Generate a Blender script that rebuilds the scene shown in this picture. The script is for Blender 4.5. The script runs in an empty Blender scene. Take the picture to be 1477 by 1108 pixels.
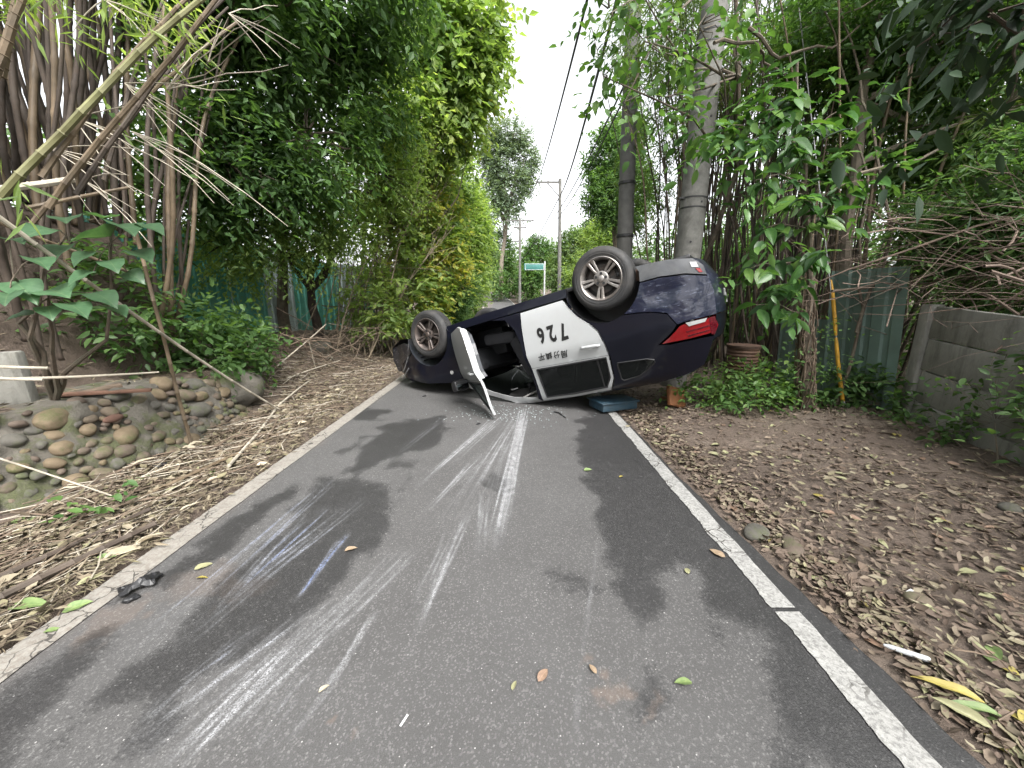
import bpy, math, random
import numpy as np
from mathutils import Vector, Matrix
from mathutils.geometry import delaunay_2d_cdt
sc = bpy.context.scene
COL = sc.collection
R = math.radians
rng = np.random.default_rng(7)
random.seed(7)

# ------------------------------------------------------------------ camera
EYE = np.array([0.0, 0.0, 1.43])
FPX, TILT = 555.0, math.atan(123 / 555.0)
cam = bpy.data.objects.new('camera', bpy.data.cameras.new('camera'))
COL.objects.link(cam)
cam.location = EYE
cam.rotation_euler = (math.pi / 2 - TILT, 0, 0)
cam.data.sensor_width = 36
cam.data.lens = 36 * FPX / 1477
cam.data.clip_start = 0.05
cam.data.clip_end = 2000
sc.camera = cam

# ------------------------------------------------------------------ sky, sun, exposure
SUN_EL, SUN_ROT = R(52), R(158)
w = bpy.data.worlds.new("World"); sc.world = w; w.use_nodes = True
nt = w.node_tree; nt.nodes.clear()
sky = nt.nodes.new('ShaderNodeTexSky'); sky.sky_type = 'NISHITA'; sky.sun_disc = False
sky.sun_elevation = SUN_EL; sky.sun_rotation = SUN_ROT; sky.dust_density = 4; sky.air_density = 1.0
hs = nt.nodes.new('ShaderNodeHueSaturation'); hs.inputs['Saturation'].default_value = 0.13
bg = nt.nodes.new('ShaderNodeBackground'); bg.inputs['Strength'].default_value = 0.15
ow = nt.nodes.new('ShaderNodeOutputWorld')
nt.links.new(sky.outputs[0], hs.inputs['Color']); nt.links.new(hs.outputs[0], bg.inputs[0]); nt.links.new(bg.outputs[0], ow.inputs[0])
sun = bpy.data.objects.new('sun', bpy.data.lights.new('sun', 'SUN')); COL.objects.link(sun)
sun.data.energy = 1.5; sun.data.angle = R(25); sun.data.color = (1, .97, .93)
_sd = Vector((math.sin(SUN_ROT) * math.cos(SUN_EL), math.cos(SUN_ROT) * math.cos(SUN_EL), math.sin(SUN_EL)))
sun.rotation_euler = _sd.to_track_quat('Z', 'Y').to_euler()
sc.view_settings.view_transform = 'Standard'; sc.view_settings.look = 'None'
sc.view_settings.gamma = 1; sc.view_settings.use_curve_mapping = False
sc.view_settings.exposure = 1.85
cy = sc.cycles
cy.max_bounces = 8; cy.diffuse_bounces = 5; cy.glossy_bounces = 4; cy.transmission_bounces = 6; cy.transparent_max_bounces = 6
cy.use_denoising = True; cy.caustics_reflective = False; cy.caustics_refractive = False
cy.sample_clamp_indirect = 6

# ------------------------------------------------------------------ measuring: a photo pixel at a real distance, or on the ground
CT, ST = math.cos(TILT), math.sin(TILT)
def ray(px, py):
    x = (px - 738.5) / FPX; y = (py - 554) / FPX
    return np.array([x, CT - y * ST, -(y * CT + ST)])
def at(px, py, Y):
    r = ray(px, py); return EYE + r * (Y / r[1])
def on(px, py, h=0.0):
    r = ray(px, py); return EYE + r * ((h - EYE[2]) / r[2])
def pxm(Y, h=1.0):                       # metres covered by one pixel at a distance
    return (Y * CT - (h - 1.43) * ST) / FPX

# ------------------------------------------------------------------ numeric helpers
def _hash(i, j, k, s):
    n = (i * 374761393 + j * 668265263 + k * 2147483647 + s * 974711) & 0xffffffff
    n = ((n ^ (n >> 13)) * 1274126177) & 0xffffffff
    return ((n ^ (n >> 16)) & 0xffff) / 65535.0
def vnoise(p, scale=1.0, seed=0):
    p = np.asarray(p, float) * scale
    if p.shape[-1] == 2: p = np.concatenate([p, np.zeros(p.shape[:-1] + (1,))], -1)
    i = np.floor(p).astype(np.int64); f = p - i; f = f * f * (3 - 2 * f)
    x, y, z = i[..., 0], i[..., 1], i[..., 2]; out = 0
    for a in (0, 1):
        for b in (0, 1):
            for c in (0, 1):
                wgt = (f[..., 0] if a else 1 - f[..., 0]) * (f[..., 1] if b else 1 - f[..., 1]) * (f[..., 2] if c else 1 - f[..., 2])
                out = out + wgt * _hash(x + a, y + b, z + c, seed)
    return out
def fbm(p, scale=1.0, seed=0, o=3):
    return sum(vnoise(p, scale * 2 ** k, seed + k) * .5 ** k for k in range(o)) / sum(.5 ** k for k in range(o))
def sstep(a, b, x):
    t = np.clip((np.asarray(x, float) - a) / (b - a), 0, 1); return t * t * (3 - 2 * t)
def norm(a): return a / np.maximum(np.linalg.norm(a, axis=-1, keepdims=True), 1e-9)

# ------------------------------------------------------------------ object helpers
ORG = {}
def tag(o, label=None, cat=None, group=None, kind=None):
    if label: o['label'] = label
    if cat: o['category'] = cat
    if group: o['group'] = group
    if kind: o['kind'] = kind
    return o
def thing(name, loc, label, cat, group=None):
    o = bpy.data.objects.new(name, None); COL.objects.link(o); o.empty_display_size = .2
    o.location = Vector([float(c) for c in loc]); ORG[o.name] = np.array(loc, float)
    return tag(o, label, cat, group)
def link(name, me, parent=None, mats=()):
    for m in mats: me.materials.append(m)
    o = bpy.data.objects.new(name, me); COL.objects.link(o)
    if parent: o.parent = parent; ORG[o.name] = ORG.get(parent.name, np.zeros(3))
    else: ORG[o.name] = np.zeros(3)
    return o
def np_mesh(name, V, F, smooth=False):
    """V (n,3), F (m,k) all faces with the same corner count"""
    V = np.ascontiguousarray(V, np.float32); F = np.ascontiguousarray(F, np.int32)
    me = bpy.data.meshes.new(name); m, k = F.shape
    me.vertices.add(len(V)); me.vertices.foreach_set('co', V.ravel())
    me.loops.add(m * k); me.loops.foreach_set('vertex_index', F.ravel())
    me.polygons.add(m); me.polygons.foreach_set('loop_start', np.arange(0, m * k, k, dtype=np.int32))
    me.update(calc_edges=True)
    me.polygons.foreach_set('use_smooth', np.full(m, smooth))
    return me
class MB:
    def __init__(s): s.v = []; s.f = []; s.m = []; s.mi = 0
    def add(s, vs, fs):
        b = len(s.v); s.v += [tuple(map(float, v)) for v in vs]; s.f += [tuple(i + b for i in f) for f in fs]; s.m += [s.mi] * len(fs); return s
    def tube(s, pts, rad, n=6, cap=True):
        pts = [np.array(p, float) for p in pts]; k = len(pts)
        rad = [rad] * k if np.isscalar(rad) else rad
        vs = []; prev = None
        for i in range(k):
            d = pts[min(i + 1, k - 1)] - pts[max(i - 1, 0)]; d = d / (np.linalg.norm(d) + 1e-9)
            if prev is None:
                a = np.cross(d, [0, 0, 1.]) if abs(d[2]) < .9 else np.cross(d, [1., 0, 0])
            else: a = prev - d * prev.dot(d)
            a = a / (np.linalg.norm(a) + 1e-9); prev = a; b = np.cross(d, a)
            for j in range(n):
                t = 2 * math.pi * j / n; vs.append(pts[i] + rad[i] * (a * math.cos(t) + b * math.sin(t)))
        fs = [(i * n + j, i * n + (j + 1) % n, (i + 1) * n + (j + 1) % n, (i + 1) * n + j) for i in range(k - 1) for j in range(n)]
        if cap: fs += [tuple(range(n))[::-1], tuple((k - 1) * n + j for j in range(n))]
        return s.add(vs, fs)
    def box(s, c, d, rot=None, bev=0.0):
        c = np.array(c, float); hx, hy, hz = [q / 2 for q in d]; b = min(bev, hx, hy, hz)
        M = np.array(rot) if rot is not None else np.eye(3)
        if b <= 0:
            vs = [(x, y, z) for x in (-hx, hx) for y in (-hy, hy) for z in (-hz, hz)]
            fs = [(0, 1, 3, 2), (4, 6, 7, 5), (0, 4, 5, 1), (2, 3, 7, 6), (0, 2, 6, 4), (1, 5, 7, 3)]
        else:
            import bmesh
            bm = bmesh.new(); bmesh.ops.create_cube(bm, size=1)
            for v in bm.verts: v.co = (v.co.x * 2 * hx, v.co.y * 2 * hy, v.co.z * 2 * hz)
            bmesh.ops.bevel(bm, geom=bm.edges[:], offset=b, segments=2, affect='EDGES', profile=.5)
            bm.verts.index_update(); vs = [tuple(v.co) for v in bm.verts]; fs = [tuple(v.index for v in f.verts) for f in bm.faces]; bm.free()
        return s.add([c + M @ np.array(v) for v in vs], fs)
    def lathe(s, prof, n=32, M=None, o=(0, 0, 0)):
        """profile of (radius, height) turned about local Y"""
        vs = []; M = np.eye(3) if M is None else np.array(M); o = np.array(o, float); k = len(prof)
        for r, h in prof:
            for j in range(n):
                t = 2 * math.pi * j / n; vs.append(o + M @ np.array([r * math.cos(t), h, r * math.sin(t)]))
        fs = [(i * n + j, (i + 1) * n + j, (i + 1) * n + (j + 1) % n, i * n + (j + 1) % n) for i in range(k - 1) for j in range(n)]
        return s.add(vs, fs)
    def build(s, name, mats, parent=None, smooth=True, local=False, sharp=35):
        me = bpy.data.meshes.new(name)
        off = np.zeros(3) if (local or parent is None) else ORG.get(parent.name, np.zeros(3))
        me.from_pydata([tuple(np.array(v) - off) for v in s.v], [], s.f); me.update()
        mats = mats if isinstance(mats, (list, tuple)) else [mats]
        o = link(name, me, parent, mats)
        me.polygons.foreach_set('use_smooth', [smooth] * len(me.polygons))
        if len(mats) > 1: me.polygons.foreach_set('material_index', s.m)
        if smooth:
            try: me.set_sharp_from_angle(angle=R(sharp))
            except Exception: pass
        return o
def rotz(a): c, s_ = math.cos(a), math.sin(a); return np.array([[c, -s_, 0], [s_, c, 0], [0, 0, 1.]])
def rotx(a): c, s_ = math.cos(a), math.sin(a); return np.array([[1., 0, 0], [0, c, -s_], [0, s_, c]])
def roty(a): c, s_ = math.cos(a), math.sin(a); return np.array([[c, 0, s_], [0, 1., 0], [-s_, 0, c]])
def frame(d, n=(0, 0, 1)):
    d = norm(np.array(d, float)); b = norm(np.cross(n, d)); return np.stack([d, b, np.cross(d, b)], 1)

# ------------------------------------------------------------------ materials
def new_mat(name):
    m = bpy.data.materials.new(name); m.use_nodes = True; t = m.node_tree; t.nodes.clear()
    o = t.nodes.new('ShaderNodeOutputMaterial'); return m, t, o
def N(t, kind, **kw):
    n = t.nodes.new('ShaderNode' + kind)
    for k, v in kw.items():
        if k in n.inputs: n.inputs[k].default_value = v
        else: setattr(n, k, v)
    return n
def L(t, a, b): t.links.new(a, b)
def ramp(t, fac, stops):
    r = N(t, 'ValToRGB'); e = r.color_ramp.elements
    while len(e) > 1: e.remove(e[-1])
    e[0].position = stops[0][0]; e[0].color = (*stops[0][1], 1)
    for p, c in stops[1:]: q = e.new(p); q.color = (*c, 1)
    L(t, fac, r.inputs[0]); return r.outputs[0]
def g3(v): return (v, v, v)
def noise(t, scale, detail=4, rough=.6, vec=None, dist=0.):
    n = N(t, 'TexNoise', Scale=scale, Detail=detail, Roughness=rough, Distortion=dist)
    if vec is not None: L(t, vec, n.inputs['Vector'])
    return n.outputs[0]
def mix(t, fac, a, b, mode='MIX'):
    m = N(t, 'MixRGB', blend_type=mode)
    for inp, v in ((m.inputs[0], fac), (m.inputs[1], a), (m.inputs[2], b)):
        if hasattr(v, 'is_linked'): L(t, v, inp)
        elif isinstance(v, tuple): inp.default_value = (*v, 1)
        else: inp.default_value = v
    return m.outputs[0]
def math_(t, op, a, b=0.0, clamp=False):
    m = N(t, 'Math', operation=op, use_clamp=clamp)
    for inp, v in ((m.inputs[0], a), (m.inputs[1], b)):
        if hasattr(v, 'is_linked'): L(t, v, inp)
        else: inp.default_value = v
    return m.outputs[0]
def bump(t, h, strength=.3, dist=.01):
    b = N(t, 'Bump', Strength=strength, Distance=dist); L(t, h, b.inputs['Height']); return b.outputs[0]
def pos(t): return N(t, 'NewGeometry').outputs['Position']
def objc(t): return N(t, 'TexCoord').outputs['Object']
KA = .74
def simple(name, col, rough=.6, metal=0., var=.25, scale=8., bmp=0., coat=0., spec=.5, dirt=None, dirt_amt=.5):
    col = tuple(q * KA for q in col); dirt = tuple(q * KA for q in dirt) if dirt else None
    m, t, o = new_mat(name); p = N(t, 'BsdfPrincipled', Roughness=rough, Metallic=metal)
    p.inputs['Specular IOR Level'].default_value = spec
    c = objc(t); nz = noise(t, scale, 5, .65, c)
    col2 = ramp(t, nz, [(.3, tuple(q * (1 - var) for q in col)), (.7, tuple(min(1, q * (1 + var)) for q in col))])
    if dirt:
        dn = noise(t, scale * .35, 6, .7, c, .5)
        col2 = mix(t, math_(t, 'MULTIPLY', ramp(t, dn, [(.45, g3(0)), (.7, g3(1))]), dirt_amt), col2, dirt)
    L(t, col2, p.inputs['Base Color'])
    if coat: p.inputs['Coat Weight'].default_value = coat; p.inputs['Coat Roughness'].default_value = .04
    rr = ramp(t, noise(t, scale * 2, 3, .5, c), [(.3, g3(max(0, rough - .08))), (.7, g3(min(1, rough + .1)))]); L(t, rr, p.inputs['Roughness'])
    if bmp: L(t, bump(t, noise(t, scale * 3, 6, .7, c), bmp, .01), p.inputs['Normal'])
    L(t, p.outputs[0], o.inputs[0]); return m
def leaf_mat(name, cols, trans=.4, rough=.45, patch=.6, spec=.35):
    """colour differs leaf by leaf and, more slowly, spray by spray"""
    m, t, o = new_mat(name)
    rnd = N(t, 'NewGeometry').outputs['Random Per Island']
    pn = noise(t, patch, 2, .5, pos(t))
    f = math_(t, 'ADD', math_(t, 'MULTIPLY', rnd, .62), math_(t, 'MULTIPLY', math_(t, 'SUBTRACT', pn, .3), .95), True)
    cols = [tuple(q * .87 + .13 * (.3 * c_[0] + .6 * c_[1] + .1 * c_[2]) for q in c_) for c_ in cols]
    k = len(cols); c = ramp(t, f, [(.05 + .9 * i / (k - 1), cols[i]) for i in range(k)])
    p = N(t, 'BsdfPrincipled', Roughness=rough); p.inputs['Specular IOR Level'].default_value = spec
    L(t, c, p.inputs['Base Color'])
    tr = N(t, 'BsdfTranslucent'); L(t, mix(t, 1.0, c, (1.25, 1.3, .6), 'MULTIPLY'), tr.inputs[0])
    ms = N(t, 'MixShader'); ms.inputs[0].default_value = trans
    L(t, p.outputs[0], ms.inputs[1]); L(t, tr.outputs[0], ms.inputs[2]); L(t, ms.outputs[0], o.inputs[0]); return m
LF = {
 'dark': leaf_mat('dark_leaf', [(.036, .085, .024), (.065, .14, .038), (.10, .20, .052), (.16, .28, .075)], .55),
 'mid': leaf_mat('green_leaf', [(.035, .09, .020), (.065, .155, .032), (.11, .22, .045), (.18, .29, .06)], .45),
 'lime': leaf_mat('yellow_green_leaf', [(.095, .17, .045), (.17, .27, .065), (.25, .36, .085), (.36, .43, .11)], .6),
 'gold': leaf_mat('yellowing_leaf', [(.09, .17, .04), (.16, .26, .06), (.24, .34, .07), (.40, .40, .06), (.46, .34, .05)], .6, patch=1.1),
 'bamboo': leaf_mat('bamboo_leaf', [(.035, .08, .02), (.07, .14, .03), (.12, .20, .04), (.20, .24, .06)], .45),
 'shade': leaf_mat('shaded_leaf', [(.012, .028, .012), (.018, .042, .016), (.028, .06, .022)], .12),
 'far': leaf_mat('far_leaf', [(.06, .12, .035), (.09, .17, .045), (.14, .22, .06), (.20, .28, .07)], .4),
 'grey': leaf_mat('hazy_grey_green_leaf', [(.11, .17, .10), (.15, .22, .125), (.20, .27, .16)], .35),  # eucalyptus grey-green, lightened: distance haze is put into the colour
 'broad': leaf_mat('broad_leaf', [(.05, .12, .045), (.075, .16, .06), (.10, .20, .075)], .3, .5),
 'glossy': leaf_mat('glossy_leaf', [(.03, .085, .022), (.05, .13, .03), (.085, .19, .04), (.13, .24, .05)], .4, .35, 3.),
}
def litter_mat(name, cols):
    m, t, o = new_mat(name); rnd = N(t, 'NewGeometry').outputs['Random Per Island']
    k = len(cols); cols = [tuple(q * KA for q in c_) for c_ in cols]; c = ramp(t, rnd, [((i + .5) / k, cols[i]) for i in range(k)])
    c = mix(t, .35, c, noise(t, 40, 4, .7, pos(t)), 'MULTIPLY')
    p = N(t, 'BsdfPrincipled', Roughness=.75); p.inputs['Specular IOR Level'].default_value = .25
    L(t, c, p.inputs['Base Color']); L(t, p.outputs[0], o.inputs[0]); return m
LITTER_L = litter_mat('dry_straw_litter', [(.13, .10, .07), (.22, .175, .12), (.34, .285, .20), (.17, .13, .09), (.42, .36, .26), (.26, .22, .15), (.10, .075, .055), (.28, .25, .15)])
LITTER_R = litter_mat('brown_leaf_litter', [(.15, .11, .085), (.24, .18, .14), (.12, .085, .066), (.34, .27, .20), (.19, .14, .11), (.42, .37, .26), (.14, .10, .08), (.28, .22, .17), (.38, .35, .21), (.17, .13, .10), (.22, .16, .12)])
BARK = simple('bark', (.13, .10, .075), .9, var=.5, scale=14, bmp=.6, dirt=(.16, .17, .12))
BARK_PALE = simple('pale_bark', (.23, .19, .15), .9, var=.4, scale=10, bmp=.5, dirt=(.10, .11, .07))
TWIG = simple('dry_twig', (.17, .125, .09), .9, var=.45, scale=12)
TWIG_PALE = simple('bleached_twig', (.46, .41, .33), .8, var=.3, scale=12)
CULM = simple('dry_bamboo', (.185, .135, .085), .6, var=.45, scale=5, dirt=(.10, .08, .06), dirt_amt=.7)
CULM_G = simple('green_bamboo', (.22, .22, .10), .5, var=.35, scale=4, dirt=(.12, .09, .05))
CULM_D = simple('old_bamboo', (.085, .063, .048), .75, var=.5, scale=6, dirt=(.15, .125, .10))
CONC = simple('weathered_concrete', (.18, .175, .16), .9, var=.25, scale=5, bmp=.35, dirt=(.12, .12, .095), dirt_amt=.75)
CONC_P = simple('pole_concrete', (.19, .185, .172), .85, var=.32, scale=9, bmp=.35, dirt=(.085, .082, .068), dirt_amt=.85)
CONC_D = simple('dark_pole_concrete', (.12, .117, .112), .85, var=.25, scale=9, bmp=.2, dirt=(.2, .19, .17), dirt_amt=.4)
TEAL = simple('teal_painted_steel', (.10, .36, .29), .5, var=.18, scale=2.5, dirt=(.20, .25, .20), dirt_amt=.5)
CONC_W = None
m, t, o = new_mat('stained_wall_concrete'); p = N(t, 'BsdfPrincipled', Roughness=.92); c_ = objc(t); mp = N(t, 'Mapping'); L(t, c_, mp.inputs[0]); mp.inputs['Scale'].default_value = (5, 5, .9)
cw = ramp(t, noise(t, 2.2, 6, .7, c_), [(.3, (.15, .147, .132)), (.7, (.25, .245, .22))]); cw = mix(t, ramp(t, noise(t, 1.2, 7, .75, mp.outputs[0]), [(.48, g3(0)), (.64, g3(.65))]), cw, (.07, .068, .058)); cw = mix(t, ramp(t, noise(t, 24, 5, .7, c_), [(.5, g3(0)), (.7, g3(.5))]), cw, (.19, .18, .155))
L(t, cw, p.inputs['Base Color']); L(t, bump(t, noise(t, 30, 6, .7, c_), .5, .01), p.inputs['Normal']); L(t, p.outputs[0], o.inputs[0]); CONC_W = m
TEAL_P = simple('pale_sheet_steel', (.42, .50, .50), .5, var=.2, scale=3)
GREY_G = simple('grey_green_steel', (.15, .225, .195), .55, var=.2, scale=3, bmp=.05, dirt=(.11, .14, .11), dirt_amt=.7)
BLACK = simple('black_plastic', (.018, .018, .02), .45, var=.2, scale=10)
STEEL = simple('galvanised_steel', (.35, .35, .35), .45, .8, .2, 10)
YEL = simple('yellow_plastic', (.55, .29, .02), .5, var=.2, scale=10, dirt=(.2, .12, .03))
CABLE = simple('cable_rubber', (.03, .03, .032), .6)

# ------------------------------------------------------------------ terrain
def road_shift(y): q = np.clip(np.asarray(y, float) - 20, 0, None); return -.0024 * q ** 2
def road_rise(y):
    q = np.clip(np.asarray(y, float) - 20, 0, None); return np.where(q < 25, .0020 * q ** 2, 1.25 + .08 * np.clip(q - 25, 0, 14))
def ground_h(x, y):
    x = np.asarray(x, float); y = np.asarray(y, float); p = np.stack([x, y], -1)
    u = -2.12 - (x - road_shift(y)); ul = np.clip(u, 0, None)
    hn = .02 * np.clip(ul, 0, 1.4) + .56 * sstep(1.44, 1.64, ul) + 1.70 * sstep(1.95, 2.65, ul) + .12 * np.clip(ul - 3, 0, 12)
    hf = .03 * ul + .62 * sstep(.7, 3.4, ul) + .12 * np.clip(ul - 3.2, 0, 12)
    wl = sstep(4.7, 5.9, y); left = hn * (1 - wl) + hf * wl
    v = np.clip(x - road_shift(y) - 1.5, 0, None); right = .03 * v + .06 * np.clip(v - 4, 0, 12)
    h = left + right + road_rise(y)
    off = np.maximum(ul, v)
    h = h + sstep(.05, .6, off) * ((fbm(p, 1.7, 3) - .5) * .10 + (vnoise(p, 9, 5) - .5) * .025)
    return np.where((u < .02) & (x - road_shift(y) < 1.36), road_rise(y) - .10, h - .012 * (1 - sstep(0, .3, off)))
def grid(xs, ys, zf):
    X, Y = np.meshgrid(xs, ys); Z = zf(X, Y); n, m = X.shape
    V = np.stack([X, Y, Z], -1).reshape(-1, 3); i = np.arange(n * m).reshape(n, m)
    F = np.stack([i[:-1, :-1], i[:-1, 1:], i[1:, 1:], i[1:, :-1]], -1).reshape(-1, 4); return V, F, X, Y
xs = np.concatenate([-np.geomspace(700, 9, 40), np.arange(-8.9, 7, .055), np.geomspace(7.1, 700, 40)])
ys = np.concatenate([-np.geomspace(500, 1.5, 24), np.arange(-1.4, .6, .2), np.arange(.6, 9, .055), np.geomspace(9.1, 60, 110), np.geomspace(62, 1200, 30)])
V, F, _, _ = grid(xs, ys, ground_h)
m, t, o = new_mat('soil'); p = N(t, 'BsdfPrincipled', Roughness=.95); P = pos(t)
n1 = noise(t, 1.3, 6, .65, P); n2 = noise(t, 30, 6, .75, P)
c = ramp(t, n1, [(.3, (.085, .062, .048)), (.55, (.135, .102, .080)), (.75, (.18, .145, .115))])
c = mix(t, .6, c, ramp(t, n2, [(.3, g3(.35)), (.7, g3(1.15))]), 'MULTIPLY')
L(t, c, p.inputs['Base Color']); L(t, bump(t, n2, .8, .03), p.inputs['Normal']); L(t, p.outputs[0], o.inputs[0]); SOIL = m
tag(link('ground', np_mesh('ground', V, F, True), None, [SOIL]), kind='structure')

# ------------------------------------------------------------------ road: one sheet; damp patches and scrape marks are stains kept as attributes
def in_poly(X, Y, poly):
    ins = np.zeros(X.shape, bool); n = len(poly)
    for i in range(n):
        (x1, y1), (x2, y2) = poly[i], poly[(i + 1) % n]
        cond = ((y1 > Y) != (y2 > Y)); xi = (x2 - x1) * (Y - y1) / ((y2 - y1) if y2 != y1 else 1e-9) + x1
        ins ^= cond & (X < xi)
    return ins
def edge_right(y):
    yy = np.asarray(y, float); return 1.37 + .05 * np.clip(3.2 - yy, 0, 2.4) + .05 * (vnoise(np.stack([yy * 0 + 3, yy], -1), 2.2, 9) - .5) + .02 * (vnoise(np.stack([yy * 0 + 1, yy], -1), 9, 4) - .5)
ry = np.concatenate([np.arange(-30, .5, 1.5), np.arange(.55, 6.4, .0135), np.arange(6.45, 9, .05), np.geomspace(9.1, 95, 90)])
ux = np.linspace(0, 1, 500)
YY = np.repeat(ry[:, None], len(ux), 1); left_e = -2.10 + road_shift(YY); right_e = edge_right(YY) + road_shift(YY)
XX = left_e + (right_e - left_e) * ux[None, :]
ZZ = road_rise(YY) + .010 * (fbm(np.stack([XX, YY], -1), .8, 2) - .5)
ZZ[:, 0] -= .1; ZZ[:, -1] -= .08
i = np.arange(XX.size).reshape(XX.shape); F = np.stack([i[:-1, :-1], i[:-1, 1:], i[1:, 1:], i[1:, :-1]], -1).reshape(-1, 4)
me = np_mesh('road', np.stack([XX, YY, ZZ], -1).reshape(-1, 3), F, True)
PXY = np.stack([XX, YY], -1)
def gp(pts): return [tuple(on(a, b)[:2]) for a, b in pts]
wet = np.zeros(XX.shape)
WET = [
 [(845, 560), (915, 570), (1080, 745), (1470, 1120), (1165, 1120), (1155, 1060), (1100, 1010), (1095, 950), (1060, 900), (1010, 850), (985, 815), (955, 815), (960, 860), (925, 895), (885, 865), (870, 800), (868, 740), (850, 690), (835, 620)],
 [(555, 615), (600, 605), (650, 600), (645, 635), (600, 655), (560, 665), (520, 690), (500, 680), (530, 650)],
 [(460, 690), (520, 695), (560, 725), (545, 785), (490, 850), (420, 900), (350, 940), (300, 985), (235, 1040), (200, 1108), (120, 1108), (190, 1020), (130, 1010), (190, 960), (280, 900), (330, 840), (390, 780), (430, 740)],
 [(0, 1000), (110, 925), (170, 890), (130, 960), (60, 1010), (90, 1050), (50, 1108), (-200, 1140)],
 [(190, 860), (330, 745), (440, 690), (420, 720), (330, 790), (240, 850)],
 [(520, 590), (560, 590), (545, 605), (515, 605)],
 [(890, 980), (940, 960), (950, 1040), (930, 1080), (890, 1050)],
]
PW = PXY + .17 * np.stack([fbm(PXY, 5, 21) - .5, fbm(PXY, 5, 31) - .5], -1) * 2 + .07 * np.stack([fbm(PXY, 22, 22) - .5, fbm(PXY, 22, 32) - .5], -1) * 2
for poly in WET: wet = np.maximum(wet, in_poly(PW[..., 0], PW[..., 1], gp(poly)).astype(float))
wet = np.maximum(wet, sstep(.66, .72, fbm(PW, 3.1, 77)) * (YY < 4.5) * .7)
def soften(A, ky, kx):
    for ax, k_ in ((0, ky), (1, kx)):
        for _ in range(2):
            c_ = np.cumsum(np.concatenate([np.repeat(np.take(A, [0], ax), k_ + 1, ax), A, np.repeat(np.take(A, [-1], ax), k_, ax)], ax), ax); n_ = A.shape[ax]
            A = (np.take(c_, range(2 * k_ + 1, 2 * k_ + 1 + n_), ax) - np.take(c_, range(n_), ax)) / (2 * k_ + 1)
    return A
wet = soften(wet, 3, 4)
tan = np.zeros(XX.shape)
for (a, b, rx_, ry_, s_) in [(865, 975, .07, .07, 1), (310, 845, .35, .16, .55), (140, 905, .12, .2, .7), (930, 1025, .03, .06, .8), (480, 1065, .02, .03, .8)]:
    q = on(a, b); tan = np.maximum(tan, s_ * (1 - sstep(.5, 1.1, np.hypot((PW[..., 0] - q[0]) / rx_, (PW[..., 1] - q[1]) / ry_))))
tan = np.maximum(tan, .8 * (1 - sstep(0, .22, XX + 2.1 + .15 * (fbm(PXY, 3, 8) - .5))))
scr = np.zeros(XX.shape); blu = np.zeros(XX.shape)
SCR = [  # from (px), to (px), half width near start / end in metres, strength, blue, number of fine lines
 ((757, 588), (712, 790), .085, .075, 1.0, 0, 16), ((762, 590), (735, 690), .06, .03, .5, 0, 5), ((715, 600), (601, 702), .05, .03, .9, 0, 5), ((735, 592), (650, 668), .06, .05, .55, 0, 7),
 ((752, 590), (655, 760), .09, .16, .42, 0, 16), ((748, 592), (700, 800), .10, .12, .35, 0, 12), ((470, 880), (200, 1108), .14, .18, .42, .1, 14), ((695, 655), (614, 738), .05, .02, .8, 0, 5), ((730, 640), (655, 700), .04, .04, .4, 0, 4), ((676, 735), (582, 955), .035, .02, .75, 0, 4), ((655, 760), (600, 880), .06, .05, .3, 0, 5), ((700, 700), (690, 800), .05, .05, .5, 0, 6),
 ((480, 690), (190, 945), .08, .09, .55, .7, 9), ((520, 720), (250, 930), .08, .08, .45, .4, 8), ((503, 768), (425, 868), .03, .02, .9, .9, 4), ((470, 730), (330, 860), .05, .05, .5, .8, 5), ((440, 740), (300, 900), .06, .05, .45, .3, 5),
 ((590, 790), (400, 980), .10, .08, .38, 0, 9), ((430, 920), (245, 1108), .05, .06, 1.0, 0, 7), ((520, 850), (300, 1060), .09, .1, .5, 0, 9), ((545, 880), (415, 1075), .02, .015, .7, 0, 3), ((470, 960), (370, 1090), .12, .12, .35, .1, 8),
 ((862, 780), (836, 965), .012, .01, .28, 0, 2), ((840, 960), (822, 1108), .02, .015, .2, 0, 2), ((380, 900), (250, 1000), .05, .05, .45, .5, 5), ((640, 600), (560, 665), .08, .06, .3, .2, 5), ((310, 960), (180, 1090), .1, .1, .25, .2, 6)]
rr = np.random.default_rng(3)
for a, b, w0, w1, s_, bl, nl in SCR:
    A = on(*a)[:2]; B = on(*b)[:2]; d = B - A; Ln = np.hypot(*d); d = d / Ln; nrm = np.array([-d[1], d[0]])
    q = PXY - A; tt = q @ d / Ln; lat = q @ nrm
    sel = (tt > -.1) & (tt < 1.1) & (np.abs(lat) < .3)
    T, La = tt[sel], lat[sel]; acc = np.zeros(T.shape); hw_ = w0 + (w1 - w0) * T
    acc += .30 * np.exp(-(La / (hw_ * .8)) ** 2) * vnoise(np.stack([La * 90, T * Ln * 4], -1), 1, 5)
    for _ in range(int(nl * 1.7)):
        c0 = rr.uniform(-1, 1); s0 = rr.uniform(-.02, .45); s1 = rr.uniform(.55, 1.02); wd = rr.uniform(.0042, .0075)
        if s_ > .85: s0 = rr.uniform(-.02, .25); s1 = rr.uniform(.8, 1.02)
        pr = np.exp(-((La - c0 * hw_ * .8 - .01 * np.sin(T * 5 + c0 * 9)) / wd) ** 2)
        acc += rr.uniform(.5, 1) * pr * sstep(s0 - .03, s0 + .12, T) * (1 - sstep(s1 - .15, s1 + .02, T)) * (.35 + .65 * vnoise(np.stack([T * Ln * 22, T * 0 + c0 * 50], -1), 1, 6))
    acc *= s_ * sstep(-.05, .08, T) * (1 - sstep(.93, 1.06, T))
    scr[sel] = np.maximum(scr[sel], acc); blu[sel] = np.maximum(blu[sel], np.clip(acc, 0, 1) * bl)
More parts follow.
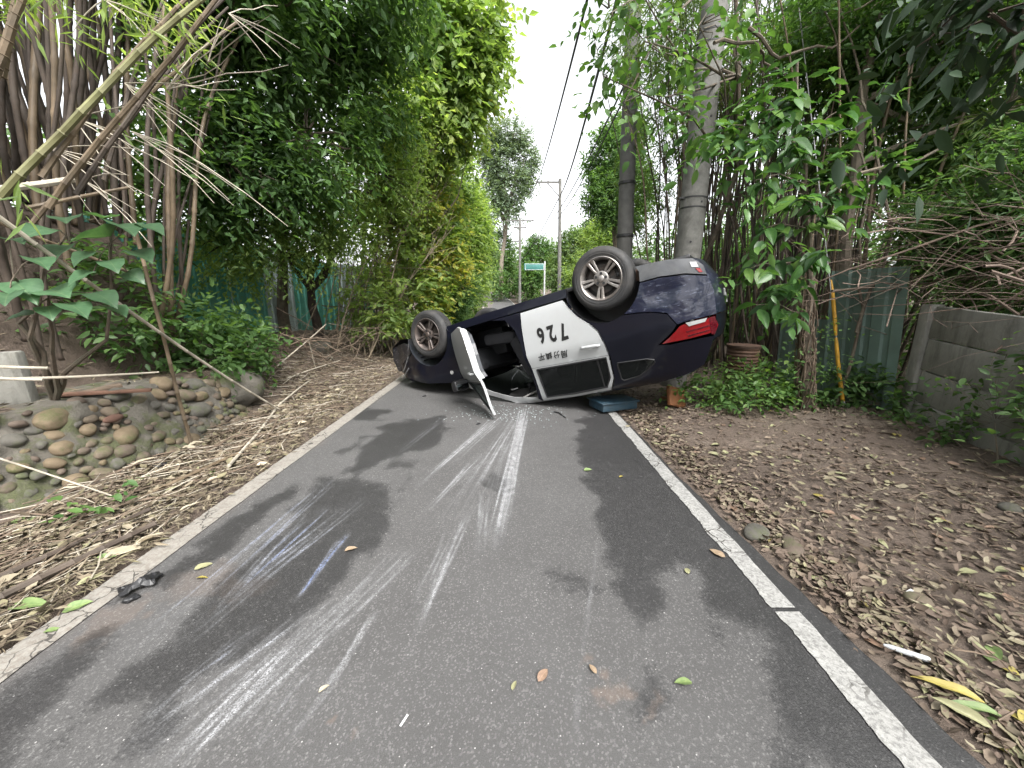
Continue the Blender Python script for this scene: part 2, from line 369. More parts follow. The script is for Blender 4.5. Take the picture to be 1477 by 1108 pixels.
for nm, arr in (('wet', wet), ('tan', tan), ('scrape', np.clip(scr, 0, 1)), ('blue', blu)):
    at_ = me.attributes.new(nm, 'FLOAT', 'POINT'); at_.data.foreach_set('value', arr.astype(np.float32).ravel())
m, t, o = new_mat('asphalt'); p = N(t, 'BsdfPrincipled'); P = pos(t)
def attr(t, n): return N(t, 'Attribute', attribute_name=n).outputs['Fac']
fine = noise(t, 420, 2, .7, P); big = noise(t, 1.1, 5, .6, P); vor = N(t, 'TexVoronoi', Scale=170.); L(t, P, vor.inputs['Vector'])
agg = ramp(t, vor.outputs['Color'], [(.66, g3(0)), (.95, g3(1))])
base = ramp(t, big, [(.3, (.060, .058, .0575)), (.7, (.078, .076, .0755))])
base = mix(t, .8, base, ramp(t, fine, [(.25, g3(.40)), (.75, g3(1.35))]), 'MULTIPLY')
base = mix(t, math_(t, 'MULTIPLY', agg, .40), base, (.24, .235, .23))
sp = N(t, 'TexVoronoi', Scale=42.); L(t, P, sp.inputs['Vector'])
sx = N(t, 'SeparateColor'); L(t, sp.outputs['Color'], sx.inputs[0])
speck = math_(t, 'MULTIPLY', math_(t, 'LESS_THAN', sp.outputs['Distance'], .11), math_(t, 'GREATER_THAN', sx.outputs[0], .80))
base = mix(t, math_(t, 'MULTIPLY', speck, .75), base, (.38, .37, .36))
base = mix(t, ramp(t, noise(t, 24, 3, .6, P), [(.66, g3(0)), (.72, g3(.45))]), base, (.028, .027, .027))
wn = math_(t, 'ADD', attr(t, 'wet'), math_(t, 'MULTIPLY', math_(t, 'SUBTRACT', noise(t, 11, 10, .85, P), .5), 2.6))
wn = math_(t, 'ADD', wn, math_(t, 'MULTIPLY', math_(t, 'SUBTRACT', noise(t, 55, 5, .8, P), .5), 1.7))
wf = ramp(t, wn, [(.30, g3(0)), (.52, g3(.6)), (.95, g3(1))])
base = mix(t, math_(t, 'MULTIPLY', math_(t, 'MULTIPLY', attr(t, 'tan'), .6), noise(t, 9, 5, .7, P)), base, (.17, .12, .09))
base = mix(t, wf, base, mix(t, 1., base, (.45, .45, .46), 'MULTIPLY'))
sc_ = math_(t, 'MULTIPLY', attr(t, 'scrape'), ramp(t, noise(t, 170, 4, .75, P), [(.40, g3(.05)), (.60, g3(1))]))
sc_ = math_(t, 'MULTIPLY', math_(t, 'MULTIPLY', sc_, ramp(t, noise(t, 16, 6, .75, P), [(.34, g3(.25)), (.58, g3(1))])), .88, True)
scol = mix(t, attr(t, 'blue'), (.42, .425, .44), (.18, .24, .44))
base = mix(t, sc_, base, scol)
L(t, base, p.inputs['Base Color'])
L(t, mix(t, wf, g3(.82), g3(.5)), p.inputs['Roughness'])
h = math_(t, 'ADD', vor.outputs['Distance'], math_(t, 'MULTIPLY', fine, .5))
L(t, bump(t, h, .35, .003), p.inputs['Normal']); L(t, p.outputs[0], o.inputs[0])
tag(link('road', me, None, [m]), kind='structure')

# painted edge lines, cracked and worn
def line_mat(name, col, worn, chip):
    m, t, o = new_mat(name); p = N(t, 'BsdfPrincipled', Roughness=.8); P = pos(t)
    c = ramp(t, noise(t, 14, 6, .7, P), [(.3, tuple(q * .72 for q in col)), (.65, col)])
    c = mix(t, ramp(t, noise(t, 60, 6, .75, P, .4), [(.45, g3(0)), (.62, g3(chip))]), c, worn)
    v = N(t, 'TexVoronoi', Scale=9., feature='DISTANCE_TO_EDGE'); 
    wv = N(t, 'VectorMath', operation='ADD'); L(t, P, wv.inputs[0])
    nn = N(t, 'TexNoise', Scale=18.); L(t, P, nn.inputs['Vector']); sv = N(t, 'VectorMath', operation='SCALE'); L(t, nn.outputs['Color'], sv.inputs[0]); sv.inputs['Scale'].default_value = .06
    L(t, sv.outputs[0], wv.inputs[1]); L(t, wv.outputs[0], v.inputs['Vector'])
    crack = math_(t, 'MULTIPLY', math_(t, 'LESS_THAN', v.outputs['Distance'], .025), ramp(t, noise(t, 2.2, 2, .5, P), [(.5, g3(0)), (.56, g3(1))]))
    c = mix(t, crack, c, (.05, .045, .04))
    L(t, c, p.inputs['Base Color']); L(t, bump(t, noise(t, 120, 4, .7, P), .4, .004), p.inputs['Normal']); L(t, p.outputs[0], o.inputs[0]); return m
def edge_line(name, xc, wd, y0, y1, mat, dz, sd, rough_edge, breaks=()):
    yl = np.concatenate([np.arange(y0, 8, .012), np.geomspace(8.1, y1, 80)]); pts = []
    ul_ = np.linspace(-1, 1, 5)
    jl = rough_edge * (fbm(np.stack([yl, yl * 0 + sd], -1), 7, sd, 4) - .5) * 2 + rough_edge * .7 * (vnoise(np.stack([yl, yl * 0 + sd], -1), 60, sd) - .5); jr = rough_edge * .6 * (fbm(np.stack([yl, yl * 0 + sd + 5], -1), 7, sd + 2, 4) - .5) * 2
    X = xc + road_shift(yl)[:, None] + np.where(ul_[None] < 0, ul_[None] * (wd / 2 + jl[:, None]), ul_[None] * (wd / 2 + jr[:, None]))
    Y = np.repeat(yl[:, None], 5, 1)
    Z = road_rise(Y) + .010 * (fbm(np.stack([X, Y], -1), .8, 2) - .5) + dz
    V = np.stack([X, Y, Z], -1).reshape(-1, 3); i = np.arange(len(V)).reshape(-1, 5)
    keep = np.ones(len(yl) - 1, bool)
    for b in breaks: keep &= np.abs(yl[:-1] - b) > .0065
    F = np.stack([i[:-1, :-1], i[:-1, 1:], i[1:, 1:], i[1:, :-1]], -1)[keep].reshape(-1, 4)
    return tag(link(name, np_mesh(name, V, F), None, [mat]), kind='structure')
edge_line('road_edge_line', 1.283, .116, -6, 90, line_mat('white_road_paint', (.33, .325, .31), (.10, .097, .094), .75), .005, 4, .012, (1.53,))
edge_line('road_edge_line', -2.02, .15, -6, 90, line_mat('dusty_road_paint', (.25, .235, .21), (.12, .095, .075), .6), .006, 9, .010)

# ------------------------------------------------------------------ leaves
def leaf_shape(kind):
    if kind == 'rhomb':      # x along the leaf, y across, z up (folded at the midrib)
        v = [(0, 0, 0), (.42, .5, .16), (1, 0, -.05), (.42, -.5, .16)]; f = [(0, 2, 1), (0, 3, 2)]
    elif kind == 'ovate':
        v = [(0, 0, 0), (.25, .42, .14), (.6, .42, .10), (1, 0, -.18), (.6, -.42, .10), (.25, -.42, .14), (.45, 0, .02)]
        f = [(0, 6, 1), (1, 6, 2), (2, 6, 3), (3, 6, 4), (4, 6, 5), (5, 6, 0)]
    elif kind == 'curl':
        v = [(0, 0, .12), (.3, .45, .35), (.7, .40, .22), (1, 0, .35), (.7, -.38, .10), (.3, -.45, .28), (.5, 0, 0)]
        f = [(0, 6, 1), (1, 6, 2), (2, 6, 3), (3, 6, 4), (4, 6, 5), (5, 6, 0)]
    elif kind == 'blade':
        v = [(0, 0, 0), (.3, .5, .3), (.3, -.5, .3), (.7, .35, 0), (.7, -.35, 0), (1, 0, -1.2)]; f = [(0, 2, 1), (1, 2, 4), (1, 4, 3), (3, 4, 5)]
    return np.array(v, float), np.array(f, int)
def leaves_mesh(name, C, D, Nn, Ln, Wd, kind):
    sv, sf = leaf_shape(kind); D = norm(D); B = norm(np.cross(Nn, D)); U = np.cross(D, B); n = len(C)
    V = C[:, None] + D[:, None] * (sv[None, :, 0:1] * Ln[:, None, None]) + B[:, None] * (sv[None, :, 1:2] * Wd[:, None, None]) + U[:, None] * (sv[None, :, 2:3] * Wd[:, None, None])
    F = (sf[None] + (np.arange(n) * len(sv))[:, None, None]).reshape(-1, 3)
    return np_mesh(name, V.reshape(-1, 3), F, kind != 'rhomb')
def blob(px, py, Y, rx, ry, rd=None):
    c = at(px, py, Y); s = pxm(Y, c[2]); return (c, np.array([rx * s, rd if rd else .8 * rx * s, ry * s]))
def foliage(name, blobs, n, per, ln, mat, parent, seed, kind='rhomb', asp=.45, droop=.25, gap=.45, gs=1.6, spray=.35, up=.3, floor=True, shell=.5):
    r = np.random.default_rng(seed)
    wts = np.array([(b[1][0] * b[1][1] * b[1][2]) ** .67 for b in blobs]); wts /= wts.sum()
    k = r.choice(len(blobs), n * 2, p=wts); C0 = np.array([b[0] for b in blobs])[k]; RR = np.array([b[1] for b in blobs])[k]
    d = norm(r.normal(size=(n * 2, 3))); rad = shell + (1.05 - shell) * r.random((n * 2, 1)) ** .6
    P = C0 + d * RR * rad
    keep = fbm(P, gs, seed, 2) > gap - .12 * r.random(n * 2); P, d = P[keep][:n], d[keep][:n]
    if floor: ok = P[:, 2] > ground_h(P[:, 0], P[:, 1]) + .05; P, d = P[ok], d[ok]
    ax = norm(d * .6 + r.normal(size=P.shape) * .5 + np.array([0, 0, up - .2])); sl = spray * (.5 + r.random((len(P), 1)))
    tt = (np.arange(per) + .5) / per
    C = P[:, None] + ax[:, None] * (tt[None, :, None] * sl[:, None]) + np.array([0, 0, -droop]) * (tt[None, :, None] ** 2) * sl[:, None]
    side = norm(np.cross(ax, r.normal(size=ax.shape) * .3 + np.array([0, 0, 1.])))
    sg = np.where(np.arange(per) % 2 == 0, 1., -1.)
    D = ax[:, None] * .55 + side[:, None] * sg[None, :, None] * .9 + np.array([0, 0, -droop]) + r.normal(size=C.shape) * .35
    Nn = np.array([0, 0, 1.]) + r.normal(size=C.shape) * .45 + d[:, None] * .25
    C, D, Nn = C.reshape(-1, 3), D.reshape(-1, 3), Nn.reshape(-1, 3)
    Ln = ln * (.6 + .8 * r.random(len(C))); Wd = Ln * asp * (.8 + .4 * r.random(len(C)))
    off = ORG.get(parent.name, np.zeros(3)) if parent else 0
    o = link(name, leaves_mesh(name, C - off, D, Nn, Ln, Wd, kind), parent, [mat]); o['kind'] = 'stuff'
    return o, P, ax
def wob(a, b, n=6, amp=.06, seed=0, sag=0.):
    r = np.random.default_rng(seed); a = np.array(a, float); b = np.array(b, float); Ld = np.linalg.norm(b - a)
    tt = np.linspace(0, 1, n)[:, None]; q = a + (b - a) * tt; w_ = np.sin(np.pi * tt)
    q = q + np.cumsum(r.normal(size=(n, 3)), 0) * amp * Ld / n * w_; q[:, 2] -= sag * Ld * (tt[:, 0] * (1 - tt[:, 0])) * 4; return q
def plant(name, base, blobs, label, cat, leaf, n, per, ln, seed, group=None, trunk=None, stem_r=.06, bark=None, nlimb=None, ntwig=60, crown='crown', pname='trunk', **kw):
    """one tree or shrub: trunk or stems, limbs, twigs and a crown of leaves"""
    base = np.array([base[0], base[1], float(ground_h(base[0], base[1])) - .05])
    T = thing(name, base, label, cat, group); bark = bark or BARK
    fo, P, ax = foliage(crown, blobs, n, per, ln, LF[leaf] if isinstance(leaf, str) else leaf, T, seed, **kw)
    tops = [b[0] for b in blobs]; mb = MB()
    if trunk is None: trunk = np.mean(tops, 0) - np.array([0, 0, .3 * np.mean([b[1][2] for b in blobs])])
    if trunk is not False:
        tp = wob(base, trunk, 7, .12, seed); mb.tube(tp, list(np.linspace(stem_r, stem_r * .55, 7)), 8)
        for k_, c_ in enumerate(tops[:nlimb] if nlimb else tops):
            mb.tube(wob(tp[4 + k_ % 3], c_, 6, .2, seed + k_), list(np.linspace(stem_r * .5, stem_r * .14, 6)), 6)
        mb.build(pname, bark, T)
    else:
        for k_, c_ in enumerate(tops):
            a = base + np.array([(c_[0] - base[0]) * .3, (c_[1] - base[1]) * .3, 0]); a[2] = float(ground_h(a[0], a[1])) - .05
            mb.tube(wob(a, c_, 6, .12, seed + k_), list(np.linspace(stem_r, stem_r * .3, 6)), 6)
        mb.build('stems', bark, T)
    if ntwig and len(P):
        tw = MB(); r = np.random.default_rng(seed + 99); cs = np.array(tops)
        for q in r.choice(len(P), min(ntwig, len(P)), replace=False):
            c_ = cs[np.argmin(((cs - P[q]) ** 2).sum(1))]; a = c_ + (P[q] - c_) * .15
            tw.tube(wob(a, P[q] + ax[q] * .2, 5, .2, int(q)), [stem_r * .16, stem_r * .13, stem_r * .1, stem_r * .07, .003], 4, False)
        tw.build('twigs', bark, T)['kind'] = 'stuff'
    return T

# ------------------------------------------------------------------ the overturned car, built upright in its own frame: x back from the nose, y to its right side, z up
def half_w(x, z):
    p_ = np.interp(z, [.15, .2, .3, .45, .6, .75, .9, .96, 1.02, 1.08, 1.55, 1.6, 1.66], [.8, .83, .87, .895, .90, .897, .888, .885, .868, .845, .665, .615, .3])
    n_ = np.interp(x, [-.25, 0, .1, .25, .4, .6, .8, 3.9, 4.2, 4.4, 4.55, 4.65], [.66, .72, .79, .87, .93, .975, 1, 1, .975, .93, .87, .80])
    return p_ * n_
CAR = thing('overturned_car', (-1.65712, 6.94437, .94680), 'dark blue and white police car overturned on its roof across the lane', 'car')
_f = np.array([-.83465, .4778, -.27399]); _f /= np.linalg.norm(_f)
_u = -(np.array([0, 0, 1.]) - _f[2] * _f); _u /= np.linalg.norm(_u)
CAR.matrix_world = Matrix.Translation(CAR.location) @ Matrix([[*r] for r in np.stack([-_f, np.cross(_u, -_f), _u], 1)]).to_4x4()

def paint(name, col, coat=1., rough=.35, scuff=None, dent=.12, dirt=0.15):
    m, t, o = new_mat(name); p = N(t, 'BsdfPrincipled', Roughness=rough); c = objc(t)
    p.inputs['Coat Weight'].default_value = coat; p.inputs['Specular IOR Level'].default_value = .25; p.inputs['Coat Roughness'].default_value = .05
    cc = mix(t, math_(t, 'MULTIPLY', ramp(t, noise(t, 5, 6, .7, c), [(.45, g3(0)), (.75, g3(1))]), dirt), col, (.25, .22, .18))
    if scuff:
        mp = N(t, 'Mapping'); L(t, c, mp.inputs[0]); mp.inputs['Scale'].default_value = (3, 3, 14)
        s_ = ramp(t, noise(t, 3, 7, .75, mp.outputs[0], .6), [(.56, g3(0)), (.66, g3(1))]); cc = mix(t, math_(t, 'MULTIPLY', s_, .7), cc, scuff)
        L(t, mix(t, s_, g3(.6), g3(.2)), p.inputs['Coat Weight'])
    L(t, cc, p.inputs['Base Color']); b_ = bump(t, noise(t, 3.2, 3, .5, c, .4), dent, .05); L(t, b_, p.inputs['Normal']); L(t, b_, p.inputs['Coat Normal'])
    L(t, p.outputs[0], o.inputs[0]); return m
NAVY = paint('navy_paint', (.0028, .0034, .0085), .38, dent=.10, dirt=.0)
NAVY_S = paint('scuffed_navy_paint', (.004, .006, .020), scuff=(.14, .155, .21), dent=.5, dirt=.03)
WHITE = paint('white_paint', (.37, .38, .385), .5, .4, dent=.06, dirt=.12)
PLASTIC_G = simple('grey_trim_plastic', (.042, .046, .054), .42, var=.2, scale=6, dirt=(.25, .24, .22), dirt_amt=.3)
LINER = simple('liner_plastic', (.03, .034, .042), .38, var=.3, scale=6, dirt=(.16, .15, .13), dirt_amt=.4)
GLASS = None
m, t, o = new_mat('tinted_glass'); p = N(t, 'BsdfPrincipled', Roughness=.03); p.inputs['Base Color'].default_value = (.010, .012, .012, 1); p.inputs['Specular IOR Level'].default_value = .6
tp = N(t, 'BsdfTransparent'); tp.inputs[0].default_value = (.42, .46, .45, 1); ms = N(t, 'MixShader'); ms.inputs[0].default_value = .45
L(t, tp.outputs[0], ms.inputs[1]); L(t, p.outputs[0], ms.inputs[2]); L(t, ms.outputs[0], o.inputs[0]); GLASS = m
RUBBER = simple('tyre_rubber', (.022, .022, .023), .7, var=.3, scale=12, dirt=(.10, .09, .08), dirt_amt=.45, bmp=.1)
ALLOY = simple('brushed_alloy', (.33, .31, .295), .38, .7, .2, 10, dirt=(.20, .15, .12), dirt_amt=.7)
ALLOY_D = simple('dusty_alloy', (.13, .115, .11), .5, .6, .25, 10, dirt=(.13, .09, .07), dirt_amt=.8)
DARKMETAL = simple('dark_metal', (.035, .032, .030), .6, .4, .3, 10, dirt=(.12, .07, .045), dirt_amt=.5)
RUST = simple('rusted_metal', (.10, .06, .042), .8, .2, .4, 14, bmp=.2)
RED = simple('red_lens', (.26, .005, .010), .12, coat=1., var=.15, scale=20)
RED_D = simple('dark_red_lens', (.10, .005, .012), .12, coat=1., var=.2, scale=20)
CLEAR = simple('clear_lens', (.5, .5, .5), .15, coat=1., var=.12, scale=30)
AMBER = simple('pale_lens', (.75, .72, .66), .2, coat=1.)
INK = simple('black_vinyl', (.012, .012, .012), .5)
SEAT = simple('dark_seat_cloth', (.028, .028, .032), .85, var=.3, scale=20)
DASH = simple('dashboard_plastic', (.022, .023, .026), .6, var=.25)
LINING = simple('grey_headlining', (.52, .51, .48), .9, var=.1, scale=20)
TRIMW = simple('pale_door_trim', (.45, .46, .46), .5, var=.12)

def panel(name, outline, mat, parent=CAR, holes=(), off=0., thick=.014, side=1, step=.05, fn=None, build=True):
    """a body panel cut to an outline (x,z) and laid on the car's side, with returned edges"""
    def dense(pl):
        out = []
        for a, b in zip(pl, list(pl[1:]) + [pl[0]]):
            k_ = max(1, int(math.hypot(b[0] - a[0], b[1] - a[1]) / .03))
            out += [(a[0] + (b[0] - a[0]) * q / k_, a[1] + (b[1] - a[1]) * q / k_) for q in range(k_)]
        return out
    loops = [dense(outline)] + [dense(h_) for h_ in holes]
    vs = []; ed = []
    for lp in loops:
        b = len(vs); vs += lp; ed += [(b + i_, b + (i_ + 1) % len(lp)) for i_ in range(len(lp))]
    xs_ = [q[0] for q in outline]; zs_ = [q[1] for q in outline]
    gx, gz = np.meshgrid(np.arange(min(xs_) + step / 2, max(xs_), step), np.arange(min(zs_) + step / 2, max(zs_), step))
    ok = in_poly(gx, gz, loops[0])
    for h_ in loops[1:]: ok &= ~in_poly(gx, gz, h_)
    bd = np.array(vs); gpts = np.stack([gx[ok], gz[ok]], -1)
    if len(gpts): gpts = gpts[np.min(np.hypot(gpts[:, None, 0] - bd[None, :, 0], gpts[:, None, 1] - bd[None, :, 1]), 1) > step * .4]
    vs = vs + [tuple(q) for q in gpts]
    cv, _, cf, *_ = delaunay_2d_cdt([Vector(v) for v in vs], ed, [], 0, 1e-6)
    cv = np.array([tuple(v) for v in cv]); tri = np.array([tuple(f_) for f_ in cf]); cen = cv[tri].mean(1)
    ins = in_poly(cen[:, 0], cen[:, 1], loops[0])
    for h_ in loops[1:]: ins &= ~in_poly(cen[:, 0], cen[:, 1], h_)
    tri = tri[ins]; x, z = cv[:, 0], cv[:, 1]; y = half_w(x, z) + off
    P3 = np.stack([x, y, z], -1); Q3 = P3 - np.array([0, thick, 0])
    if fn is not None: P3 = fn(P3); Q3 = fn(Q3)
    if side < 0: P3 = P3 * [1, -1, 1]; Q3 = Q3 * [1, -1, 1]
    # orient to the outside
    a, b, c_ = cv[tri[:, 0]], cv[tri[:, 1]], cv[tri[:, 2]]; cr = (b[:, 0] - a[:, 0]) * (c_[:, 1] - a[:, 1]) - (b[:, 1] - a[:, 1]) * (c_[:, 0] - a[:, 0])
    tri[cr > 0] = tri[cr > 0][:, ::-1]        # x,z clockwise looks along +y
    if side < 0: tri = tri[:, ::-1]
    ec = {}
    for f_ in tri:
        for i_ in range(3):
            e = (f_[i_], f_[(i_ + 1) % 3]); ec[tuple(sorted(e))] = None if tuple(sorted(e)) in ec else e
    n_ = len(P3); faces = [tuple(f_) for f_ in tri] + [tuple(n_ + q for q in f_[::-1]) for f_ in tri]
    V_ = list(P3) + list(Q3)
    for e in ec.values():
        if e is None: continue
        b0 = len(V_); V_ += [P3[e[0]], P3[e[1]], Q3[e[1]], Q3[e[0]]]; faces.append((b0 + 1, b0, b0 + 3, b0 + 2))
    mb_ = MB(); mb_.add(V_, faces)
    return mb_.build(name, mat, parent, local=True, sharp=50) if build else mb_
def arc(cx, cz, r_, a0, a1, n_=18): return [(cx + r_ * math.cos(R(a0 + (a1 - a0) * i_ / n_)), cz + r_ * math.sin(R(a0 + (a1 - a0) * i_ / n_))) for i_ in range(n_ + 1)]
FENDER = arc(.89, .36, .405, -9, 158) + [(.33, .56), (.05, .62), (-.02, .72), (.10, .84), (.3, .925), (.7, 1.01), (1.15, 1.075), (1.36, 1.115), (1.345, .98), (1.355, .6), (1.345, .385)]
SILL = [(1.30, .27), (2.1, .265), (3.17, .285), (3.165, .385), (2.0, .372), (1.35, .372)]
BPILLAR = [(2.07, .382), (2.515, .392), (2.48, .65), (2.452, .95), (2.458, 1.13), (2.41, 1.585), (2.37, 1.545), (2.405, 1.4), (2.445, 1.15), (2.428, 1.0), (2.428, .75), (2.39, .58), (2.28, .43)]
RAIL = [(1.375, 1.12), (1.45, 1.13), (1.72, 1.325), (2.0, 1.462), (2.36, 1.535), (2.415, 1.592), (2.9, 1.607), (3.33, 1.592), (3.40, 1.605), (3.3, 1.632), (2.9, 1.642), (2.4, 1.632), (2.0, 1.55), (1.6, 1.345), (1.26, 1.125)]
QUARTER = [(3.18, .40)] + arc(3.585, .36, .425, 176, 67, 16) + [(3.92, .775), (4.06, .805), (4.19, .855), (4.258, .985), (4.21, 1.04), (4.14, 1.09), (4.03, 1.155), (4.15, 1.18), (4.57, 1.185), (4.51, 1.31), (4.42, 1.47), (4.30, 1.53), (3.9, 1.60), (3.42, 1.618), (3.375, 1.595), (3.46, 1.45), (3.495, 1.2), (3.49, 1.02), (3.452, .85), (3.36, .733), (3.24, .615), (3.17, .50)]
QWIN = [(3.55, 1.265), (3.88, 1.285), (3.95, 1.31), (3.95, 1.34), (3.85, 1.41), (3.75, 1.465), (3.56, 1.49), (3.535, 1.47), (3.54, 1.30)]
BUMPER = [(4.0, .47)] + arc(3.585, .36, .425, 15, 64, 8) + [(3.92, .762), (4.06, .793), (4.195, .842), (4.27, .985), (4.335, .972), (4.63, .97), (4.65, .74), (4.62, .58), (4.43, .515), (4.2, .475)]
VALANCE = [(4.0, .455), (4.2, .46), (4.43, .498), (4.615, .562), (4.60, .46), (4.52, .37), (4.3, .315), (3.98, .285), (4.01, .35)]
TAIL = [(4.075, 1.152), (4.16, 1.105), (4.235, 1.052), (4.285, 1.008), (4.335, .997), (4.61, .997), (4.625, 1.085), (4.59, 1.148), (4.35, 1.158)]
TAIL_W = [(4.345, .988), (4.545, .988), (4.52, 1.022), (4.37, 1.03)]
FDOOR = [(1.375, .392), (2.05, .39), (2.25, .435), (2.37, .58), (2.415, .75), (2.415, 1.0), (2.43, 1.09), (1.37, 1.075), (1.362, .98), (1.372, .6)]
FFRAME = [(1.45, 1.08), (2.433, 1.095), (2.40, 1.40), (2.36, 1.53), (2.0, 1.46), (1.72, 1.325)]
FGLASS = [(1.52, 1.105), (2.395, 1.12), (2.37, 1.37), (2.335, 1.49), (2.0, 1.425), (1.74, 1.295)]
RDOOR = [(2.527, .402), (3.10, .402), (3.15, .51), (3.225, .625), (3.345, .745), (3.435, .857), (3.474, 1.02), (3.476, 1.15), (2.472, 1.115), (2.466, .95), (2.494, .65)]
RFRAME = [(2.472, 1.12), (3.476, 1.155), (3.442, 1.44), (3.36, 1.585), (2.9, 1.598), (2.425, 1.585)]
RGLASS = [(2.53, 1.145), (3.445, 1.175), (3.41, 1.42), (3.335, 1.535), (2.9, 1.552), (2.505, 1.54)]
def dent_b(P_):
    q = P_.copy(); d_ = np.exp(-(((q[:, 0] - 4.2) / .16) ** 2 + ((q[:, 2] - .63) / .07) ** 2)); q[:, 1] -= .045 * d_
    d2 = np.exp(-(((q[:, 0] - 4.33) / .05) ** 2 + ((q[:, 2] - .68) / .09) ** 2)); q[:, 1] += .012 * d2; return q
def crumple(P_):
    q = P_.copy(); w_ = (1 - sstep(.3, 1.1, q[:, 0])) * .055 + sstep(1.30, 1.55, q[:, 2]) * .030 + .006
    q[:, 1] += (fbm(q * [1, 0, 1] + 3, 4.5, 91) - .55) * 2 * w_; q[:, 2] += (fbm(q * [1, 0, 1] + 8, 3.5, 92) - .5) * w_; return q
BODY = panel('front_fender', FENDER, NAVY, fn=crumple)
panel('sill', SILL, NAVY); panel('door_pillar', BPILLAR, NAVY); panel('roof_rail', RAIL, WHITE, fn=crumple)
qp = panel('rear_quarter', QUARTER, NAVY, holes=[QWIN]); panel('window_pane', [(.5 * 0 + x_, z_) for x_, z_ in QWIN], GLASS, qp, off=-.008, thick=.004)
tr = MB()
tr.tube([(x_, half_w(x_, z_) + .001, z_) for x_, z_ in QWIN + QWIN[:1]], .008, 6, False); tr.build('window_seal', BLACK, qp, local=True)
bp = panel('bumper_side', BUMPER, NAVY_S, fn=dent_b); vl = panel('bumper_valance', VALANCE, PLASTIC_G, thick=.03)
vl['label'] = 'grey unpainted lower edge of the rear bumper'
panel('reflector', [(4.49, .40), (4.545, .415), (4.56, .47), (4.50, .455)], CLEAR, vl, off=.006, thick=.012); panel('reflector', [(4.53, .475), (4.57, .485), (4.585, .53), (4.555, .525)], RED, vl, off=.006, thick=.012)
tl = panel('tail_lamp', TAIL, RED, off=.012, thick=.05); panel('clear_lens', TAIL_W, CLEAR, tl, off=.02, thick=.02)
panel('dark_lens', [(4.56, .99), (4.612, .99), (4.62, 1.08), (4.58, 1.17), (4.55, 1.168)], RED_D, tl, off=.017, thick=.02)
for zz in (1.065, 1.11): panel('lens_rib', [(4.33, zz + .012), (4.56, zz), (4.56, zz + .014), (4.34, zz + .026)], RED_D, tl, off=.015, thick=.01)
panel('side_marker', arc(1.21, .925, .028, 0, 360, 12)[:-1], CLEAR, off=.008, thick=.012)
# rear door
rd = panel('rear_door', RDOOR, WHITE, thick=.05); rd['label'] = 'white rear door with black numerals'
panel('window_frame', RFRAME, WHITE, rd, holes=[RGLASS], off=.0, thick=.03)
panel('window_pane', RGLASS, GLASS, rd, off=-.010, thick=.004)
tr = MB(); tr.tube([(x_, half_w(x_, z_) - .003, z_) for x_, z_ in RGLASS + RGLASS[:1]], .012, 6, False)
tr.tube([(3.33, half_w(3.33, 1.17) - .012, 1.17), (3.30, half_w(3.30, 1.54) - .012, 1.54)], .012, 6); tr.build('window_seal', BLACK, rd, local=True)
def handle(par, x0, z0, xf=lambda q: q):
    hb = MB(); y0 = half_w(x0, z0)
    pts = [(x0 - .11, y0 + .004, z0 - .006), (x0 - .085, y0 + .032, z0 - .004), (x0, y0 + .040, z0), (x0 + .085, y0 + .034, z0 + .006), (x0 + .115, y0 + .004, z0 + .01)]
    hb.tube([xf(np.array(q)) for q in pts], [.014, .017, .018, .017, .013], 8)
    h_ = hb.build('door_handle', WHITE, par, local=True)
    cb = MB(); M_ = np.array([[1, 0, 0], [0, 1, 0], [0, 0, 1.]])
    n_ = 20; rim_ = [xf(np.array((x0 + .055 * math.cos(a), half_w(x0, z0 + .045 * math.sin(a)) + .0025, z0 + .045 * math.sin(a)))) for a in np.linspace(0, 2 * math.pi, n_, endpoint=False)]
    cb.add(rim_ + [xf(np.array((x0, y0 + .0015, z0)))], [(i_, (i_ + 1) % n_, n_) for i_ in range(n_)]); cb.build('handle_cup', simple('cup_shade', (.48, .49, .49), .4, coat=.5), par, local=True)
handle(rd, 3.31, 1.005)
def text_mesh(s_, size, shear=0., off=0.):
    cu = bpy.data.curves.new('lettering', 'FONT'); cu.body = s_; cu.size = size; cu.shear = shear; cu.align_x = 'CENTER'; cu.offset = off; cu.resolution_u = 4
    ob = bpy.data.objects.new('lettering', cu); COL.objects.link(ob); dg = bpy.context.evaluated_depsgraph_get()
    me_ = bpy.data.meshes.new_from_object(ob.evaluated_get(dg)); bpy.data.objects.remove(ob); return me_
def lettering(s_, size, cx, cz, par, sx=1., rot=0., bold=0., shear=0., h_t=None):
    me_ = text_mesh(s_, size, shear, bold); co = np.array([v.co[:] for v in me_.vertices]).reshape(-1, 3)
    if not len(co): return None
    c_ = (co.max(0) + co.min(0)) / 2; co = co - c_
    if h_t: co *= h_t / (co[:, 1].max() * 2)
    co[:, 0] *= sx
    ca, sa = math.cos(rot), math.sin(rot); u_ = co[:, 0] * ca - co[:, 1] * sa; v_ = co[:, 0] * sa + co[:, 1] * ca
    x = cx - u_; z = cz + v_; y = half_w(x, z) + .004
    V_ = np.stack([x, y, z], -1); mb_ = MB(); fs_ = [tuple(p_.vertices) for p_ in me_.polygons]
    mb_.add(V_, fs_)
    o_ = mb_.build('lettering', INK, par, local=True, smooth=False); return o_
for ch, cx_, cz_ in (('7', 3.03, .760), ('2', 2.885, .750), ('6', 2.74, .742)): lettering(ch, .2, cx_, cz_, rd, .70, .06, bold=.007, h_t=.205)
for i_, ch in enumerate('局分鎮平'): lettering(ch, .1, 2.975 - i_ * .103, 1.022 - i_ * .009, rd, 1.0, .05, shear=.25, h_t=.088, bold=.0016)

